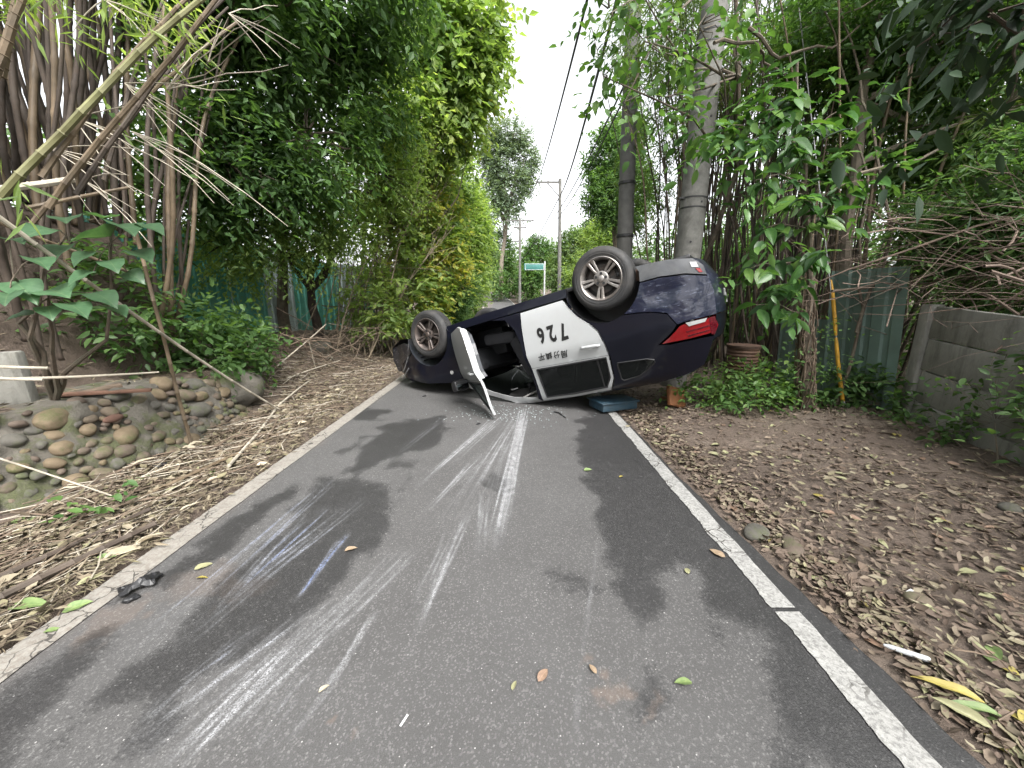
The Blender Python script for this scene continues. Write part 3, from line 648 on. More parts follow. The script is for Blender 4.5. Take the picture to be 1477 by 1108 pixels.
# front door, swung open about its front edge and bent
HX, HY, OPEN = 1.385, .855, R(43)
def swing(P_):
    q = np.array(P_, float); one = q.ndim == 1; q = np.atleast_2d(q).copy()
    dx, dy = q[:, 0] - HX, q[:, 1] - HY
    a = OPEN + .10 * sstep(1.05, 1.55, q[:, 2])
    q[:, 0] = HX + dx * np.cos(a) - dy * np.sin(a); q[:, 1] = HY + dx * np.sin(a) + dy * np.cos(a); q = q + np.array([.01, .02, 0])
    return q[0] if one else q
fd = panel('front_door', FDOOR, WHITE, thick=.03, fn=swing); fd['label'] = 'white front door swung open towards the road'
inner = [(1.42, .42), (2.03, .415), (2.21, .46), (2.32, .60), (2.36, .75), (2.36, 1.0), (2.37, 1.07), (1.42, 1.06)]
panel('door_shell', inner, TRIMW, fd, off=-.034, thick=.05, fn=swing)
panel('door_trim', [(1.46, .46), (2.0, .46), (2.18, .52), (2.27, .64), (2.30, .78), (2.30, 1.0), (2.31, 1.06), (1.46, 1.05)], PLASTIC_G, fd, off=-.088, thick=.05, fn=swing)
panel('window_frame', FFRAME, WHITE, fd, holes=[FGLASS], thick=.03, fn=swing)
panel('window_pane', FGLASS, GLASS, fd, off=-.012, thick=.004, fn=swing)
tr = MB(); tr.tube([swing((x_, half_w(x_, z_) - .006, z_)) for x_, z_ in FGLASS + FGLASS[:1]], .013, 6, False); tr.build('window_seal', BLACK, fd, local=True)
handle(fd, 2.24, .985, swing)
mm = MB(); mc = swing((1.60, .865 + .10, 1.12)); mm.box(mc, (.12, .24, .16), rotz(OPEN * .45), .045); mm.tube([swing((1.52, .86, 1.08)), mc], .03, 8)
mo = mm.build('wing_mirror', BLACK, fd, local=True)
mg = MB(); mg.box(mc + rotz(OPEN * .45) @ np.array([.058, 0, 0]), (.012, .19, .115), rotz(OPEN * .45), .004); mg.build('mirror_glass', simple('mirror_glass', (.5, .52, .55), .05, 1.), mo, local=True)
# left side, seen only from elsewhere
for nm, pl, mt, hl in (('front_fender', FENDER, NAVY, ()), ('sill', SILL, NAVY, ()), ('door_pillar', BPILLAR, NAVY, ()), ('roof_rail', RAIL, WHITE, ()), ('rear_quarter', QUARTER, NAVY, [QWIN]), ('bumper_side', BUMPER, NAVY, ()), ('bumper_valance', VALANCE, PLASTIC_G, ()), ('tail_lamp', TAIL, RED, ())):
    panel(nm, pl, mt, holes=hl, side=-1, off=.012 if nm == 'tail_lamp' else 0)
for nm, pl, fr, gl in (('rear_door', RDOOR, RFRAME, RGLASS), ('front_door', FDOOR, FFRAME, FGLASS)):
    d_ = panel(nm, pl, WHITE, side=-1, thick=.05); panel('window_frame', fr, WHITE, d_, holes=[gl], side=-1); panel('window_pane', gl, GLASS, d_, side=-1, off=-.01, thick=.004)
# across the car
def loft(name, secs, mat, crown=.04, bow=0., n_=14, par=CAR, inset=0., smooth=True):
    mb_ = MB(); V_ = []
    for x, z in secs:
        for s_ in np.linspace(-1, 1, n_ + 1):
            e = (1 - abs(s_) ** 2.4); V_.append((x + bow * e, s_ * (half_w(x, z) - inset), z + crown * e))
    k_ = n_ + 1; F_ = [(i_ * k_ + j, i_ * k_ + j + 1, (i_ + 1) * k_ + j + 1, (i_ + 1) * k_ + j) for i_ in range(len(secs) - 1) for j in range(n_)]
    mb_.add(V_, F_); return mb_.build(name, mat, par, local=True, sharp=60)
loft('bonnet', [(-.02, .72), (.10, .84), (.3, .925), (.7, 1.01), (1.15, 1.075), (1.30, 1.11)], NAVY, .05)
loft('windscreen', [(1.30, 1.12), (1.6, 1.345), (2.0, 1.55)], GLASS, .03, -.10)
loft('roof', [(2.0, 1.555), (2.4, 1.633), (2.9, 1.643), (3.4, 1.622), (3.9, 1.602), (4.25, 1.55)], WHITE, .030)
loft('roof_lining', [(2.02, 1.50), (2.4, 1.575), (2.9, 1.585), (3.4, 1.565), (3.9, 1.54)], LINING, .025, inset=.03)
loft('rear_window', [(4.25, 1.55), (4.42, 1.46), (4.55, 1.22)], GLASS, .02, .05)
tg = loft('tailgate', [(4.55, 1.22), (4.60, 1.10), (4.625, .975)], NAVY, .0, .07)
rb = loft('rear_bumper', [(4.625, .965), (4.65, .74), (4.615, .56), (4.52, .37), (4.3, .315)], NAVY_S, .0, .08)
pb = MB(); pb.box((4.725, 0, .80), (.012, .36, .16), None, .004); pb.build('number_plate', simple('plate_white', (.7, .7, .7), .4), rb, local=True)
loft('front_bumper_face', [(-.02, .72), (-.14, .70), (-.20, .5), (-.17, .30), (.2, .22)], BLACK, 0, -.06)
FB = [(-.17, .285), (-.21, .5), (-.15, .70), (-.05, .715), (.03, .612), (.32, .545), (.485, .47), (.44, .36), (.30, .30)]
panel('front_bumper_side', FB, paint('black_paint', (.008, .009, .014), dent=.5, scuff=(.2, .2, .22)), off=-.01, thick=.02)
panel('front_bumper_side', FB, NAVY, side=-1)
st = MB(); st.tube([(.46, .82, .33), (.36, .80, .52), (.20, .76, .66), (.05, .70, .735)], .012, 6); st.tube([(.30, .80, .70), (.16, .79, .80), (.02, .72, .84)], .008, 5); st.build('bent_trim_strip', simple('trim_strip', (.35, .36, .38), .3, .6), CAR, local=True)
def house(cx, cz, r_, a0, a1, y0, y1, mat, side, name, parent=CAR, slots=False):
    mb_ = MB(); aa = np.linspace(R(a0), R(a1), 25); V_ = []
    for a in aa:
        for y in (y1, (y0 + y1) / 2, y0): V_.append((cx + r_ * math.cos(a), y * side, cz + r_ * math.sin(a)))
    F_ = [(i_ * 3 + j, i_ * 3 + j + 1, i_ * 3 + j + 4, i_ * 3 + j + 3) for i_ in range(24) for j in range(2)]
    b0 = len(V_); V_ += [(cx, y0 * side, cz)] + [(cx + r_ * math.cos(a), y0 * side, cz + r_ * math.sin(a)) for a in aa]
    F_ += [(b0, b0 + 1 + i_, b0 + 2 + i_) for i_ in range(24)]
    mb_.add(V_, F_); return mb_.build(name, mat, parent, local=True)
for sd in (1, -1):
    house(.89, .36, .405, -12, 192, .40, .855, LINER, sd, 'wheel_liner'); house(3.585, .36, .425, -10, 190, .40, .86, BLACK, sd, 'wheel_liner')
ls = MB()
for k_ in range(3):
    for j in range(2): a = R(135 + k_ * 11); ls.box((.89 + .398 * math.cos(a), .70 - j * .14, .36 + .398 * math.sin(a)), (.02, .09, .012), roty(-a), .003)
ls.build('liner_rib', BLACK, CAR, local=True)
fl = MB(); fl.box((2.3, 0, .30), (3.2, 1.62, .05), None, .02); fl.box((.75, 0, .32), (1.2, .78, .14), None, .05); fl.box((3.75, 0, .34), (1.5, .78, .12), None, .04); fl.box((4.25, 0, .33), (.5, 1.3, .06), None, .02)
fl.build('underbody', BLACK, CAR, local=True)
ub = MB(); ub.tube([(.9, .1, .2), (1.6, .12, .21), (2.6, .15, .21), (3.4, .25, .24), (3.85, .42, .27)], .03, 8); ub.tube([(3.6, -.68, .28), (3.6, .68, .28)], .035, 8); ub.tube([(.93, -.68, .28), (.93, .68, .28)], .03, 8)
for sd in (1, -1): ub.tube([(1.25, .35 * sd, .25), (.95, .66 * sd, .26), (.75, .4 * sd, .26)], .025, 6); ub.tube([(3.25, .55 * sd, .28), (3.6, .66 * sd, .27)], .03, 6); ub.tube([(3.62, .60 * sd, .3), (3.55, .58 * sd, .62)], .045, 8)
ub.build('exhaust_and_suspension', DARKMETAL, CAR, local=True)
mf = MB(); mf.lathe([(0, -.24), (.065, -.24), (.075, -.22), (.075, .22), (.065, .24), (0, .24)], 20, None, (3.99, .52, .37)); mf.build('silencer', RUST, CAR, local=True)
# cabin
for sx, sy in ((1.95, .38), (1.95, -.38)):
    s_ = MB(); s_.box((sx, sy, .62), (.52, .5, .17), roty(R(-6)), .06); so = s_.build('seat', SEAT, CAR, local=True)
    s_ = MB(); s_.box((sx + .30, sy, .95), (.17, .5, .62), roty(R(18)), .07); s_.build('backrest', SEAT, so, local=True)
    s_ = MB(); s_.box((sx + .40, sy, 1.33), (.11, .28, .19), roty(R(12)), .05); s_.tube([(sx + .36, sy - .07, 1.2), (sx + .39, sy - .07, 1.3)], .008); s_.tube([(sx + .36, sy + .07, 1.2), (sx + .39, sy + .07, 1.3)], .008); s_.build('head_rest', SEAT, so, local=True)
s_ = MB(); s_.box((2.95, 0, .62), (.5, 1.36, .18), None, .06); so = s_.build('rear_bench', SEAT, CAR, local=True)
s_ = MB(); s_.box((3.28, 0, .95), (.16, 1.36, .6), roty(R(20)), .06); s_.build('backrest', SEAT, so, local=True)
for sy in (.42, 0, -.42): s_ = MB(); s_.box((3.39, sy, 1.32), (.1, .24, .16), roty(R(12)), .045); s_.build('head_rest', SEAT, so, local=True)
s_ = MB(); s_.box((1.36, 0, .86), (.36, 1.46, .34), roty(R(12)), .09); s_.box((1.5, 0, .62), (.5, .26, .42), None, .05); dsh = s_.build('dashboard', DASH, CAR, local=True)
s_ = MB(); s_.box((1.545, .52, .96), (.02, .18, .07), roty(R(12)), .01); s_.build('air_vent', BLACK, dsh, local=True)
s_ = MB(); cc = np.array((1.72, -.38, .90)); Mw = roty(R(-65)) @ np.eye(3)
ring = [cc + roty(R(65)) @ np.array((.185 * math.cos(a), .185 * math.sin(a), 0)) for a in np.linspace(0, 2 * math.pi, 25)]; s_.tube(ring, .015, 8, False); s_.tube([cc, (1.5, -.38, .82)], .03, 8); s_.tube([ring[0], ring[12]], .014, 6); s_.build('steering_wheel', DASH, CAR, local=True)
for sy in (.36, -.36): s_ = MB(); s_.box((2.10, sy, 1.50), (.17, .40, .022), roty(R(16)), .009); s_.build('sun_visor', LINING, CAR, local=True)
s_ = MB(); s_.box((2.22, 0, 1.545), (.26, .22, .05), roty(R(8)), .015); rc = s_.build('roof_console', LINING, CAR, local=True)
s_ = MB(); s_.box((2.26, .06, 1.517), (.07, .05, .01), roty(R(8)), .003); s_.box((2.26, -.06, 1.517), (.07, .05, .01), roty(R(8)), .003); s_.build('map_lamp', CLEAR, rc, local=True)
s_ = MB(); s_.box((1.96, 0, 1.40), (.035, .23, .07), roty(R(15)), .012); s_.tube([(1.93, 0, 1.44), (1.88, 0, 1.50)], .01, 6); s_.build('inside_mirror', BLACK, CAR, local=True)
s_ = MB(); s_.tube([(2.38, .66, 1.33), (2.34, .68, .9), (2.32, .69, .5)], .018, 4); s_.tube([(2.2, .28, 1.52), (2.16, .25, 1.2), (2.05, .22, .95)], .007, 5); s_.build('seat_belt', BLACK, CAR, local=True)
s_ = MB(); s_.box((2.10, .235, 1.02), (.03, .03, .05), None, .006); s_.build('violet_glint', simple('glint_violet', (.10, .08, .55), .4), CAR, local=True)  # violet block stands in for a small purple-blue glint of light
for gg in ((2.14, .50, 1.49), (2.30, .45, 1.53)): pass
s_ = MB(); s_.tube([(2.55, .64, 1.49), (2.62, .60, 1.47), (2.80, .60, 1.48), (2.87, .63, 1.50)], .012, 6); s_.build('grab_handle', LINING, CAR, local=True)
s_ = MB(); s_.box((1.75, .2, 1.40), (.06, .1, .02), rotz(.5), .006); s_.build('paper_scrap', CLEAR, CAR, local=True)
# wheels
def wheel(x, y, side, dusty):
    c_ = np.array((x, y, .30)); M_ = np.diag([1., side, 1.]) @ roty(random.uniform(0, 6))
    hub = MB(); hub.lathe([(0, -.12), (.212, -.12), (.212, -.11), (.15, -.10), (.15, -.075), (.06, -.075), (.06, -.03), (0, -.03)], 24, M_, c_)
    wh = hub.build('wheel', DARKMETAL, CAR, local=True)
    ty = MB(); pr = [(.232, -.02), (.240, -.004), (.262, .002), (.300, .004), (.318, -.004), (.335, -.020), (.346, -.038)]
    for gy in (-.065, -.098, -.131, -.164): pr += [(.3535, gy + .012), (.3535, gy + .005), (.345, gy + .004), (.345, gy - .004), (.3535, gy - .005), (.3535, gy - .012)]
    pr += [(.346, -.190), (.335, -.208), (.30, -.228), (.262, -.226), (.232, -.206)]
    ty.lathe(pr, 56, M_, c_)
    for rr_ in (.268, .292): ty.lathe([(rr_ - .003, .0028), (rr_, .0062), (rr_ + .003, .0028)], 56, M_, c_)
    ty.build('tyre', RUBBER, wh, local=True, sharp=40)
    rim = MB(); mt = ALLOY_D if dusty else ALLOY
    rim.lathe([(.238, -.010), (.240, -.001), (.233, .004), (.224, -.002), (.216, -.014), (.205, -.03), (.205, -.19), (.232, -.20)], 48, M_, c_)
    for k_ in range(5):
        for sgn in (-1, 1):
            a = 2 * math.pi * k_ / 5; e0 = np.array([math.cos(a + sgn * .17), 0, math.sin(a + sgn * .17)]); e1 = np.array([math.cos(a + sgn * .135), 0, math.sin(a + sgn * .135)])
            V_ = []
            for r0, w0, h0, dd, e in ((.050, .030, -.028, .03, e0 * .4 + np.array([math.cos(a), 0, math.sin(a)]) * .6), (.12, .027, -.016, .03, e0), (.19, .034, -.012, .028, e1), (.222, .046, -.006, .022, e1)):
                tx = np.array([-e[2], 0, e[0]])
                for sx, hy in ((-.5, h0 - dd), (-.5, h0 - .006), (-.3, h0), (.3, h0), (.5, h0 - .006), (.5, h0 - dd)): V_.append(c_ + M_ @ (e * r0 + tx * (w0 * sx) + np.array([0, hy, 0])))
            rim.add(V_, [(i_ * 6 + j, i_ * 6 + (j + 1) % 6, i_ * 6 + 6 + (j + 1) % 6, i_ * 6 + 6 + j) for i_ in range(3) for j in range(6)])
    rim.lathe([(.088, -.05), (.085, -.022), (.075, -.016), (.04, -.016), (.036, -.008), (.03, -.004), (0, -.003)], 32, M_, c_)
    rim.build('rim', mt, wh, local=True)
    nut = MB()
    for k_ in range(5):
        a = 2 * math.pi * (k_ + .5) / 5; nut.lathe([(.0155, -.0165), (.0155, -.012), (0, -.012)], 12, M_, c_ + M_ @ np.array([.058 * math.cos(a), 0, .058 * math.sin(a)]))
    nut.build('lug_nut', BLACK, wh, local=True)['kind'] = 'stuff'
    dc = MB(); dc.lathe([(.16, -.085), (.16, -.065), (.07, -.065)], 32, M_, c_); dc.build('brake_disc', DARKMETAL, wh, local=True)
wheel(3.605, .90, 1, False); wheel(.935, .90, 1, True); wheel(3.605, -.90, -1, True); wheel(.935, -.90, -1, True)

# ------------------------------------------------------------------ the cobble revetment on the left
T = thing('cobble_wall', (-3.6, 3.0, 0), 'low mossy bank wall of rounded river cobbles set in mortar', 'stone wall')
def wall_pt(yy, v):       # v 0..1 up the face; the end turns into the bank
    e = sstep(4.35, 5.05, yy); xb = -3.20 - .20 * (1 - sstep(2.0, 3.0, yy)) - .22 * e + .05 * np.sin(yy * 2.1); zt = .66 - .16 * sstep(3.6, 5.0, yy) - .12 * e
    return np.stack([xb - .32 * v - .06 * v * v, yy + .02 * v, -.08 + zt * v + .03], -1)
yv = np.arange(1.0, 5.1, .03); vv = np.concatenate([np.linspace(0, 1, 28), [1.06]])
YG, VG = np.meshgrid(yv, vv); Pw = wall_pt(YG, np.minimum(VG, 1)); Pw[..., 0] -= np.clip(VG - 1, 0, 1) * 9; Pw[..., 2] += .02 * (VG > 1)
nz = (fbm(Pw, 5, 4, 4) - .5); Pw[..., 0] += nz * .20; Pw[..., 2] += nz * .05
i = np.arange(YG.size).reshape(YG.shape); F = np.stack([i[:-1, :-1], i[:-1, 1:], i[1:, 1:], i[1:, :-1]], -1).reshape(-1, 4)
m, t, o = new_mat('mossy_mortar'); p = N(t, 'BsdfPrincipled', Roughness=.95); P = pos(t)
c = ramp(t, noise(t, 7, 6, .7, P), [(.3, (.075, .067, .054)), (.7, (.145, .132, .112))])
moss = ramp(t, noise(t, 2.6, 6, .7, P), [(.50, g3(0)), (.58, g3(1))]); c = mix(t, math_(t, 'MULTIPLY', moss, .6), c, ramp(t, noise(t, 60, 4, .8, P), [(.3, (.04, .055, .012)), (.7, (.10, .12, .03))]))
L(t, c, p.inputs['Base Color']); L(t, bump(t, noise(t, 45, 6, .75, P), .9, .02), p.inputs['Normal']); L(t, p.outputs[0], o.inputs[0]); MORTAR = m
link('mortar', np_mesh('mortar', Pw.reshape(-1, 3) - ORG[T.name], F, True), T, [MORTAR])
def stone_mat(name, c0, c1):
    m, t, o = new_mat(name); p = N(t, 'BsdfPrincipled', Roughness=.85); P = pos(t)
    c = ramp(t, noise(t, 9, 6, .65, P), [(.3, c0), (.7, c1)]); c = mix(t, ramp(t, noise(t, 5, 7, .75, P), [(.50, g3(0)), (.64, g3(.75))]), c, (.06, .075, .022))
    L(t, c, p.inputs['Base Color']); L(t, bump(t, noise(t, 60, 5, .7, P), .35, .01), p.inputs['Normal']); L(t, p.outputs[0], o.inputs[0]); return m
STONES = [stone_mat('tan_stone', (.085, .066, .047), (.15, .118, .085)), stone_mat('grey_stone', (.055, .051, .043), (.11, .102, .087)), stone_mat('brown_stone', (.068, .050, .038), (.12, .092, .072)), stone_mat('ochre_stone', (.10, .074, .044), (.165, .125, .08))]
import bmesh
def lump(name, mat, seed, sub=3):
    bm = bmesh.new(); bmesh.ops.create_icosphere(bm, subdivisions=sub, radius=1); co = np.array([v.co[:] for v in bm.verts])
    co = co * (1 + .55 * (fbm(co + seed * 7, 1.0, seed) - .5) + .14 * (fbm(co + seed, 3, seed) - .5))[:, None]; co = np.sign(co) * np.abs(co) ** .92
    for v, c_ in zip(bm.verts, co): v.co = c_
    me_ = bpy.data.meshes.new(name); bm.to_mesh(me_); bm.free(); me_.polygons.foreach_set('use_smooth', [True] * len(me_.polygons)); me_.materials.append(mat); return me_
LUMPS = [lump('stone', STONES[k % 4], k) for k in range(12)]
def put(name, me_, loc, parent=None, scale=(1, 1, 1), rot=None):
    o_ = bpy.data.objects.new(name, me_); COL.objects.link(o_); M_ = Matrix([[*r_] for r_ in (np.array(rot) if rot is not None else np.eye(3))]).to_4x4()
    off = ORG.get(parent.name, np.zeros(3)) if parent else np.zeros(3)
    o_.matrix_local = Matrix.Translation(Vector([float(q) for q in (np.array(loc) - off)])) @ M_ @ Matrix.Diagonal((*scale, 1))
    if parent: o_.parent = parent; o_.matrix_local = Matrix.Translation(Vector([float(q) for q in (np.array(loc) - off)])) @ M_ @ Matrix.Diagonal((*scale, 1))
    ORG[o_.name] = np.zeros(3); return o_
r_ = np.random.default_rng(12); placed = []
for _ in range(14000):
    yy, v = r_.uniform(1.2, 4.95), r_.uniform(.03, .99); a = r_.uniform(.030, .105) * (1.0 if len(placed) < 60 else .8); 
    if len(placed) >= 270: break
    q = wall_pt(np.array(yy), np.array(v)); s_ = v * .62
    if all(((yy - b[0]) / (a * 1.02 + b[2] * 1.02)) ** 2 + ((s_ - b[1]) / (a * .66 + b[2] * .66)) ** 2 > 1.0 for b in placed):
        placed.append((yy, s_, a)); tilt = roty(-.85) @ rotx(r_.normal() * .35)
        put('stone', LUMPS[r_.integers(12)], q + np.array([-.004, 0, -.004]), T, (a * r_.uniform(.6, .8), a * r_.uniform(1.05, 1.4), a * r_.uniform(.75, .95)), tilt @ rotx(r_.normal() * .25))
put('broken_brick', lump('broken_brick', simple('brick_red', (.15, .08, .058), .9, bmp=.3), 40, 2), wall_pt(np.array(3.15), np.array(.72)) + [.02, 0, 0], T, (.03, .09, .035), roty(-.8))

# ------------------------------------------------------------------ boulders and loose stones
def stone_thing(px, py, s, k, label, group=None):
    q = on(px, py); q[2] = float(ground_h(q[0], q[1])) + s[2] * .35
    return tag(put('stone', LUMPS[k], q, None, s, rotz(k * .7)), label, 'stone', group)
stone_thing(552, 511, (.20, .13, .09), 2, 'smooth brown stone on the left verge beyond the car front')
stone_thing(1092, 770, (.09, .065, .04), 1, 'mossy grey stone beside the right edge of the asphalt')
stone_thing(1142, 790, (.11, .055, .035), 6, 'flat tan stone half buried in leaves on the right verge')
stone_thing(1322, 873, (.06, .045, .03), 0, 'small tan stone near the white scrap on the right verge')
stone_thing(1172, 810, (.035, .03, .02), 7, 'reddish brown pebble beside the flat tan stone')
stone_thing(1450, 750, (.06, .05, .03), 9, 'grey stone at the far right below the block wall')
big = at(320, 560, 4.75); tag(put('boulder', lump('boulder', MORTAR, 23, 4), (-3.58, 4.85, .28), None, (.29, .30, .25), rotz(.4)), 'rough grey mortar boulder at the far end of the cobble wall', 'boulder')
tag(put('boulder', lump('boulder', STONES[1], 24, 4), (-4.05, 8.1, .42), None, (.22, .2, .15), rotz(.9)), 'pale boulder under the bare shrubs left of the car', 'boulder')

# ------------------------------------------------------------------ concrete slab and splintered wood on the cobble bank
q = at(14, 520, 2.75); s_ = MB(); s_.box((q[0] - .30, q[1] + .2, .80), (.22, .10, .46), rotz(.35) @ roty(-.04), .02)
tag(s_.build('concrete_post', CONC_W), 'grey upright concrete post stub at the left edge above the cobbles', 'post')
for k_, (a, b, w_, lab) in enumerate((((60, 532), (165, 512), .03, 'splintered brown plank lying uppermost behind the cobble wall'), ((70, 540), (215, 545), .022, 'reddish broken plank lying below the splintered one'))):
    A = at(*a, 3.1); B = at(*b, 3.45); A[2] = .60 + .05 * k_; B[2] = .66 - .05 * k_; s_ = MB(); d_ = B - A; s_.box((A + B) / 2, (np.linalg.norm(d_), w_ * 4, w_), frame(d_), .004)
    tag(s_.build('broken_plank', TWIG if k_ == 0 else simple('red_wood', (.17, .09, .06), .9, var=.4, bmp=.3)), lab, 'plank')

# ------------------------------------------------------------------ fallen and leaning canes
def cane(name, pts, r0, r1, mat, label, cat='bamboo pole', group=None, n=9, amp=.02, seed=1, node=.28, sag=0.0):
    A, B = np.array(pts[0], float), np.array(pts[-1], float); P_ = wob(A, B, max(n, 6), amp, seed, sag); Lt = np.linalg.norm(B - A)
    k_ = max(6, int(Lt / node)); pts2 = []; rad = []; tt = np.linspace(0, 1, len(P_))
    for i_ in range(k_ + 1):
        for dt, sw in ((-.006 / Lt, 1.0), (0, 1.22), (.006 / Lt, 1.0)):
            f = min(1, max(0, i_ / k_ + dt)); pts2.append([np.interp(f, tt, P_[:, j]) for j in range(3)]); rad.append((r0 + (r1 - r0) * f) * sw)
    pts2[0] = list(np.array(pts2[1]) - (np.array(pts2[2]) - np.array(pts2[1]))); pts2[-1] = list(np.array(pts2[-2]) + (np.array(pts2[-2]) - np.array(pts2[-3])))
    mb_ = MB(); mb_.tube(pts2, rad, 7); return tag(mb_.build(name, mat), label, cat, group)
gz = lambda px, py, h=.05: on(px, py, h)
cane('fallen_cane', (at(-40, 285, 2.3), gz(405, 592, .06)), .014, .011, TWIG_PALE, 'long bleached cane sloping down across the left bank to the litter', seed=2, sag=.02)
cane('fallen_cane', (at(195, 330, 3.2), gz(276, 640, .04)), .013, .016, CULM, 'brown cane leaning almost upright against the cobble wall', seed=5)
cane('fallen_cane', (at(-30, 310, 2.6), at(205, 400, 3.5)), .012, .012, CULM, 'thin brown cane crossing behind the broad leaves on the left', seed=9)
cane('fallen_cane', (at(-60, 550, 2.5), at(228, 537, 3.0)), .013, .006, TWIG_PALE, 'long whitish cane lying level along the cobble wall top', seed=3)
cane('fallen_cane', (at(-60, 529, 2.6), at(68, 531, 2.75)), .014, .010, TWIG_PALE, 'short whitish cane lying above the longer level one')
cane('fallen_cane', (at(-60, 545, 2.35), at(60, 548, 2.5)), .012, .009, TWIG_PALE, 'pale cane end lying just under the long level one')
cane('fallen_cane', (at(-30, 652, 2.2), gz(175, 720, .05)), .006, .005, TWIG_PALE, 'thin straw coloured stick propped against the lower cobbles', 'stick')
cane('fallen_cane', (gz(-60, 890, .06), gz(222, 756, .05)), .020, .017, CULM_D, 'thick dark cane lying in the litter nearest the camera', seed=4)
cane('fallen_cane', (gz(-40, 850, .05), gz(215, 735, .06)), .016, .014, CULM_D, 'dark cane lying alongside the thickest one on the left verge', seed=6)
cane('fallen_cane', (gz(110, 760, .05), gz(415, 620, .05)), .016, .011, CULM, 'brown cane running along the left verge beside the road line', seed=7)
cane('fallen_cane', (gz(330, 672, .05), gz(505, 492, .30)), .014, .010, TWIG_PALE, 'pale curved cane rising from the verge towards the bushes', seed=8, amp=.06)
cane('fallen_cane', (gz(415, 545, .2), gz(490, 520, .25)), .011, .008, TWIG_PALE, 'short pale cane crossing the curved one on the verge', 'stick')
cane('fallen_cane', (gz(400, 528, .35), at(470, 468, 7.2)), .012, .009, TWIG_PALE, 'forked pale cane leaning up from the brush heap', 'stick', seed=13)
cane('fallen_cane', (gz(455, 530, .22), at(445, 490, 6.6)), .010, .008, TWIG_PALE, 'short bent stick standing in the brush heap', 'stick', seed=14)
cane('fallen_cane', (at(300, 480, 5.2), gz(390, 560, .15)), .012, .010, TWIG, 'grey stick running down beside the mortar boulder', 'stick', seed=15)
cane('fallen_cane', (at(-30, 277, 2.7), at(104, 259, 3.2)), .024, .022, TWIG_PALE, 'stout broken pale cane jutting out of the upper left bank', seed=16)
cane('fallen_cane', (at(40, 300, 3.3), at(188, 270, 3.9)), .017, .012, CULM, 'grey brown cane jutting out beside the stout broken one', seed=17)

# ------------------------------------------------------------------ bamboo clumps
def bamboo(base_c, spread, ncul, h, mats, label, seed, lean=(0, 0), fan=.25, group=None, rr=(.018, .034), leafn=0, leaf_blobs=None, zoff=0., leafmat='bamboo', extra=()):
    r_ = np.random.default_rng(seed); b = np.array([base_c[0], base_c[1], float(ground_h(base_c[0], base_c[1]))]); T = thing('bamboo_clump', b, label, 'bamboo', group)
    prot = []
    for mt in mats:
        for k_ in range(4):
            n_ = 14; bend = r_.normal(size=2) * .06; mb_ = MB(); pts = []; rad = []
            for i_ in range(n_):
                f = i_ / (n_ - 1)
                for df, sw in ((-.008, 1), (0, 1.25), (.008, 1)):
                    g = min(1, max(0, f + df)); pts.append((bend[0] * g * g + .012 * math.sin(g * 9 + k_), bend[1] * g * g + .012 * math.cos(g * 7 + k_), g)); rad.append((1 - .55 * g) * sw)
            me_ = bpy.data.meshes.new('culm'); V_ = []; F_ = []; ns = 6
            for i_, (pt, ra) in enumerate(zip(pts, rad)):
                for j in range(ns): V_.append((pt[0], pt[1], pt[2], ra * math.cos(2 * math.pi * j / ns), ra * math.sin(2 * math.pi * j / ns)))
            for i_ in range(len(pts) - 1):
                for j in range(ns): F_.append((i_ * ns + j, i_ * ns + (j + 1) % ns, (i_ + 1) * ns + (j + 1) % ns, (i_ + 1) * ns + j))
            prot.append((V_, F_, mt))
    meshes = []
    for V_, F_, mt in prot:
        rad_ = r_.uniform(*rr); hh = h
        me_ = bpy.data.meshes.new('culm'); me_.from_pydata([(a * hh + c_ * rad_, b_ * hh + d_ * rad_, z_ * hh) for a, b_, z_, c_, d_ in V_], [], F_); me_.materials.append(mt); me_.polygons.foreach_set('use_smooth', [True] * len(me_.polygons)); meshes.append(me_)
    for k_ in range(ncul):
        o2 = np.array([r_.uniform(-1, 1) * spread[0], r_.uniform(-1, 1) * spread[1]]); x, y = b[0] + o2[0], b[1] + o2[1]; z = float(ground_h(x, y)) - .1 + zoff
        d_ = norm(np.array([lean[0] + o2[0] / spread[0] * fan + r_.normal() * .05, lean[1] + o2[1] / spread[1] * fan * .6 + r_.normal() * .05, 1.]))
        put('culm', meshes[r_.integers(len(meshes))], (x, y, z), T, (1, 1, r_.uniform(.75, 1.15)), frame((d_[2], 0, -d_[0]), d_) if False else np.stack([norm(np.cross([0, 1., 0], d_)), norm(np.cross(d_, norm(np.cross([0, 1., 0], d_)))), d_], 1) @ rotz(r_.uniform(0, 6)))
    for A, B, r0, mt in extra:
        mb_ = MB(); P_ = wob(A, B, 12, .03, int(r0 * 9999) + seed, -.03); rad = [r0 * (1 - .4 * i_ / 11) for i_ in range(12)]; P3 = []; R3 = []
        for i_ in range(11):
            for f, sw in ((0, 1.25), (.04, 1), (.96, 1)): P3.append(P_[i_] + (P_[i_ + 1] - P_[i_]) * f); R3.append(rad[i_] * sw)
        mb_.tube(P3, R3, 7); mb_.build('culm', mt, T)['label'] = 'long dry culm leaning out over the verge'
    if leafn: foliage('leaves', leaf_blobs, leafn, 9, .15, LF[leafmat], T, seed + 5, 'rhomb', .13, .6, .35, 1.8, .30, .1)
    return T
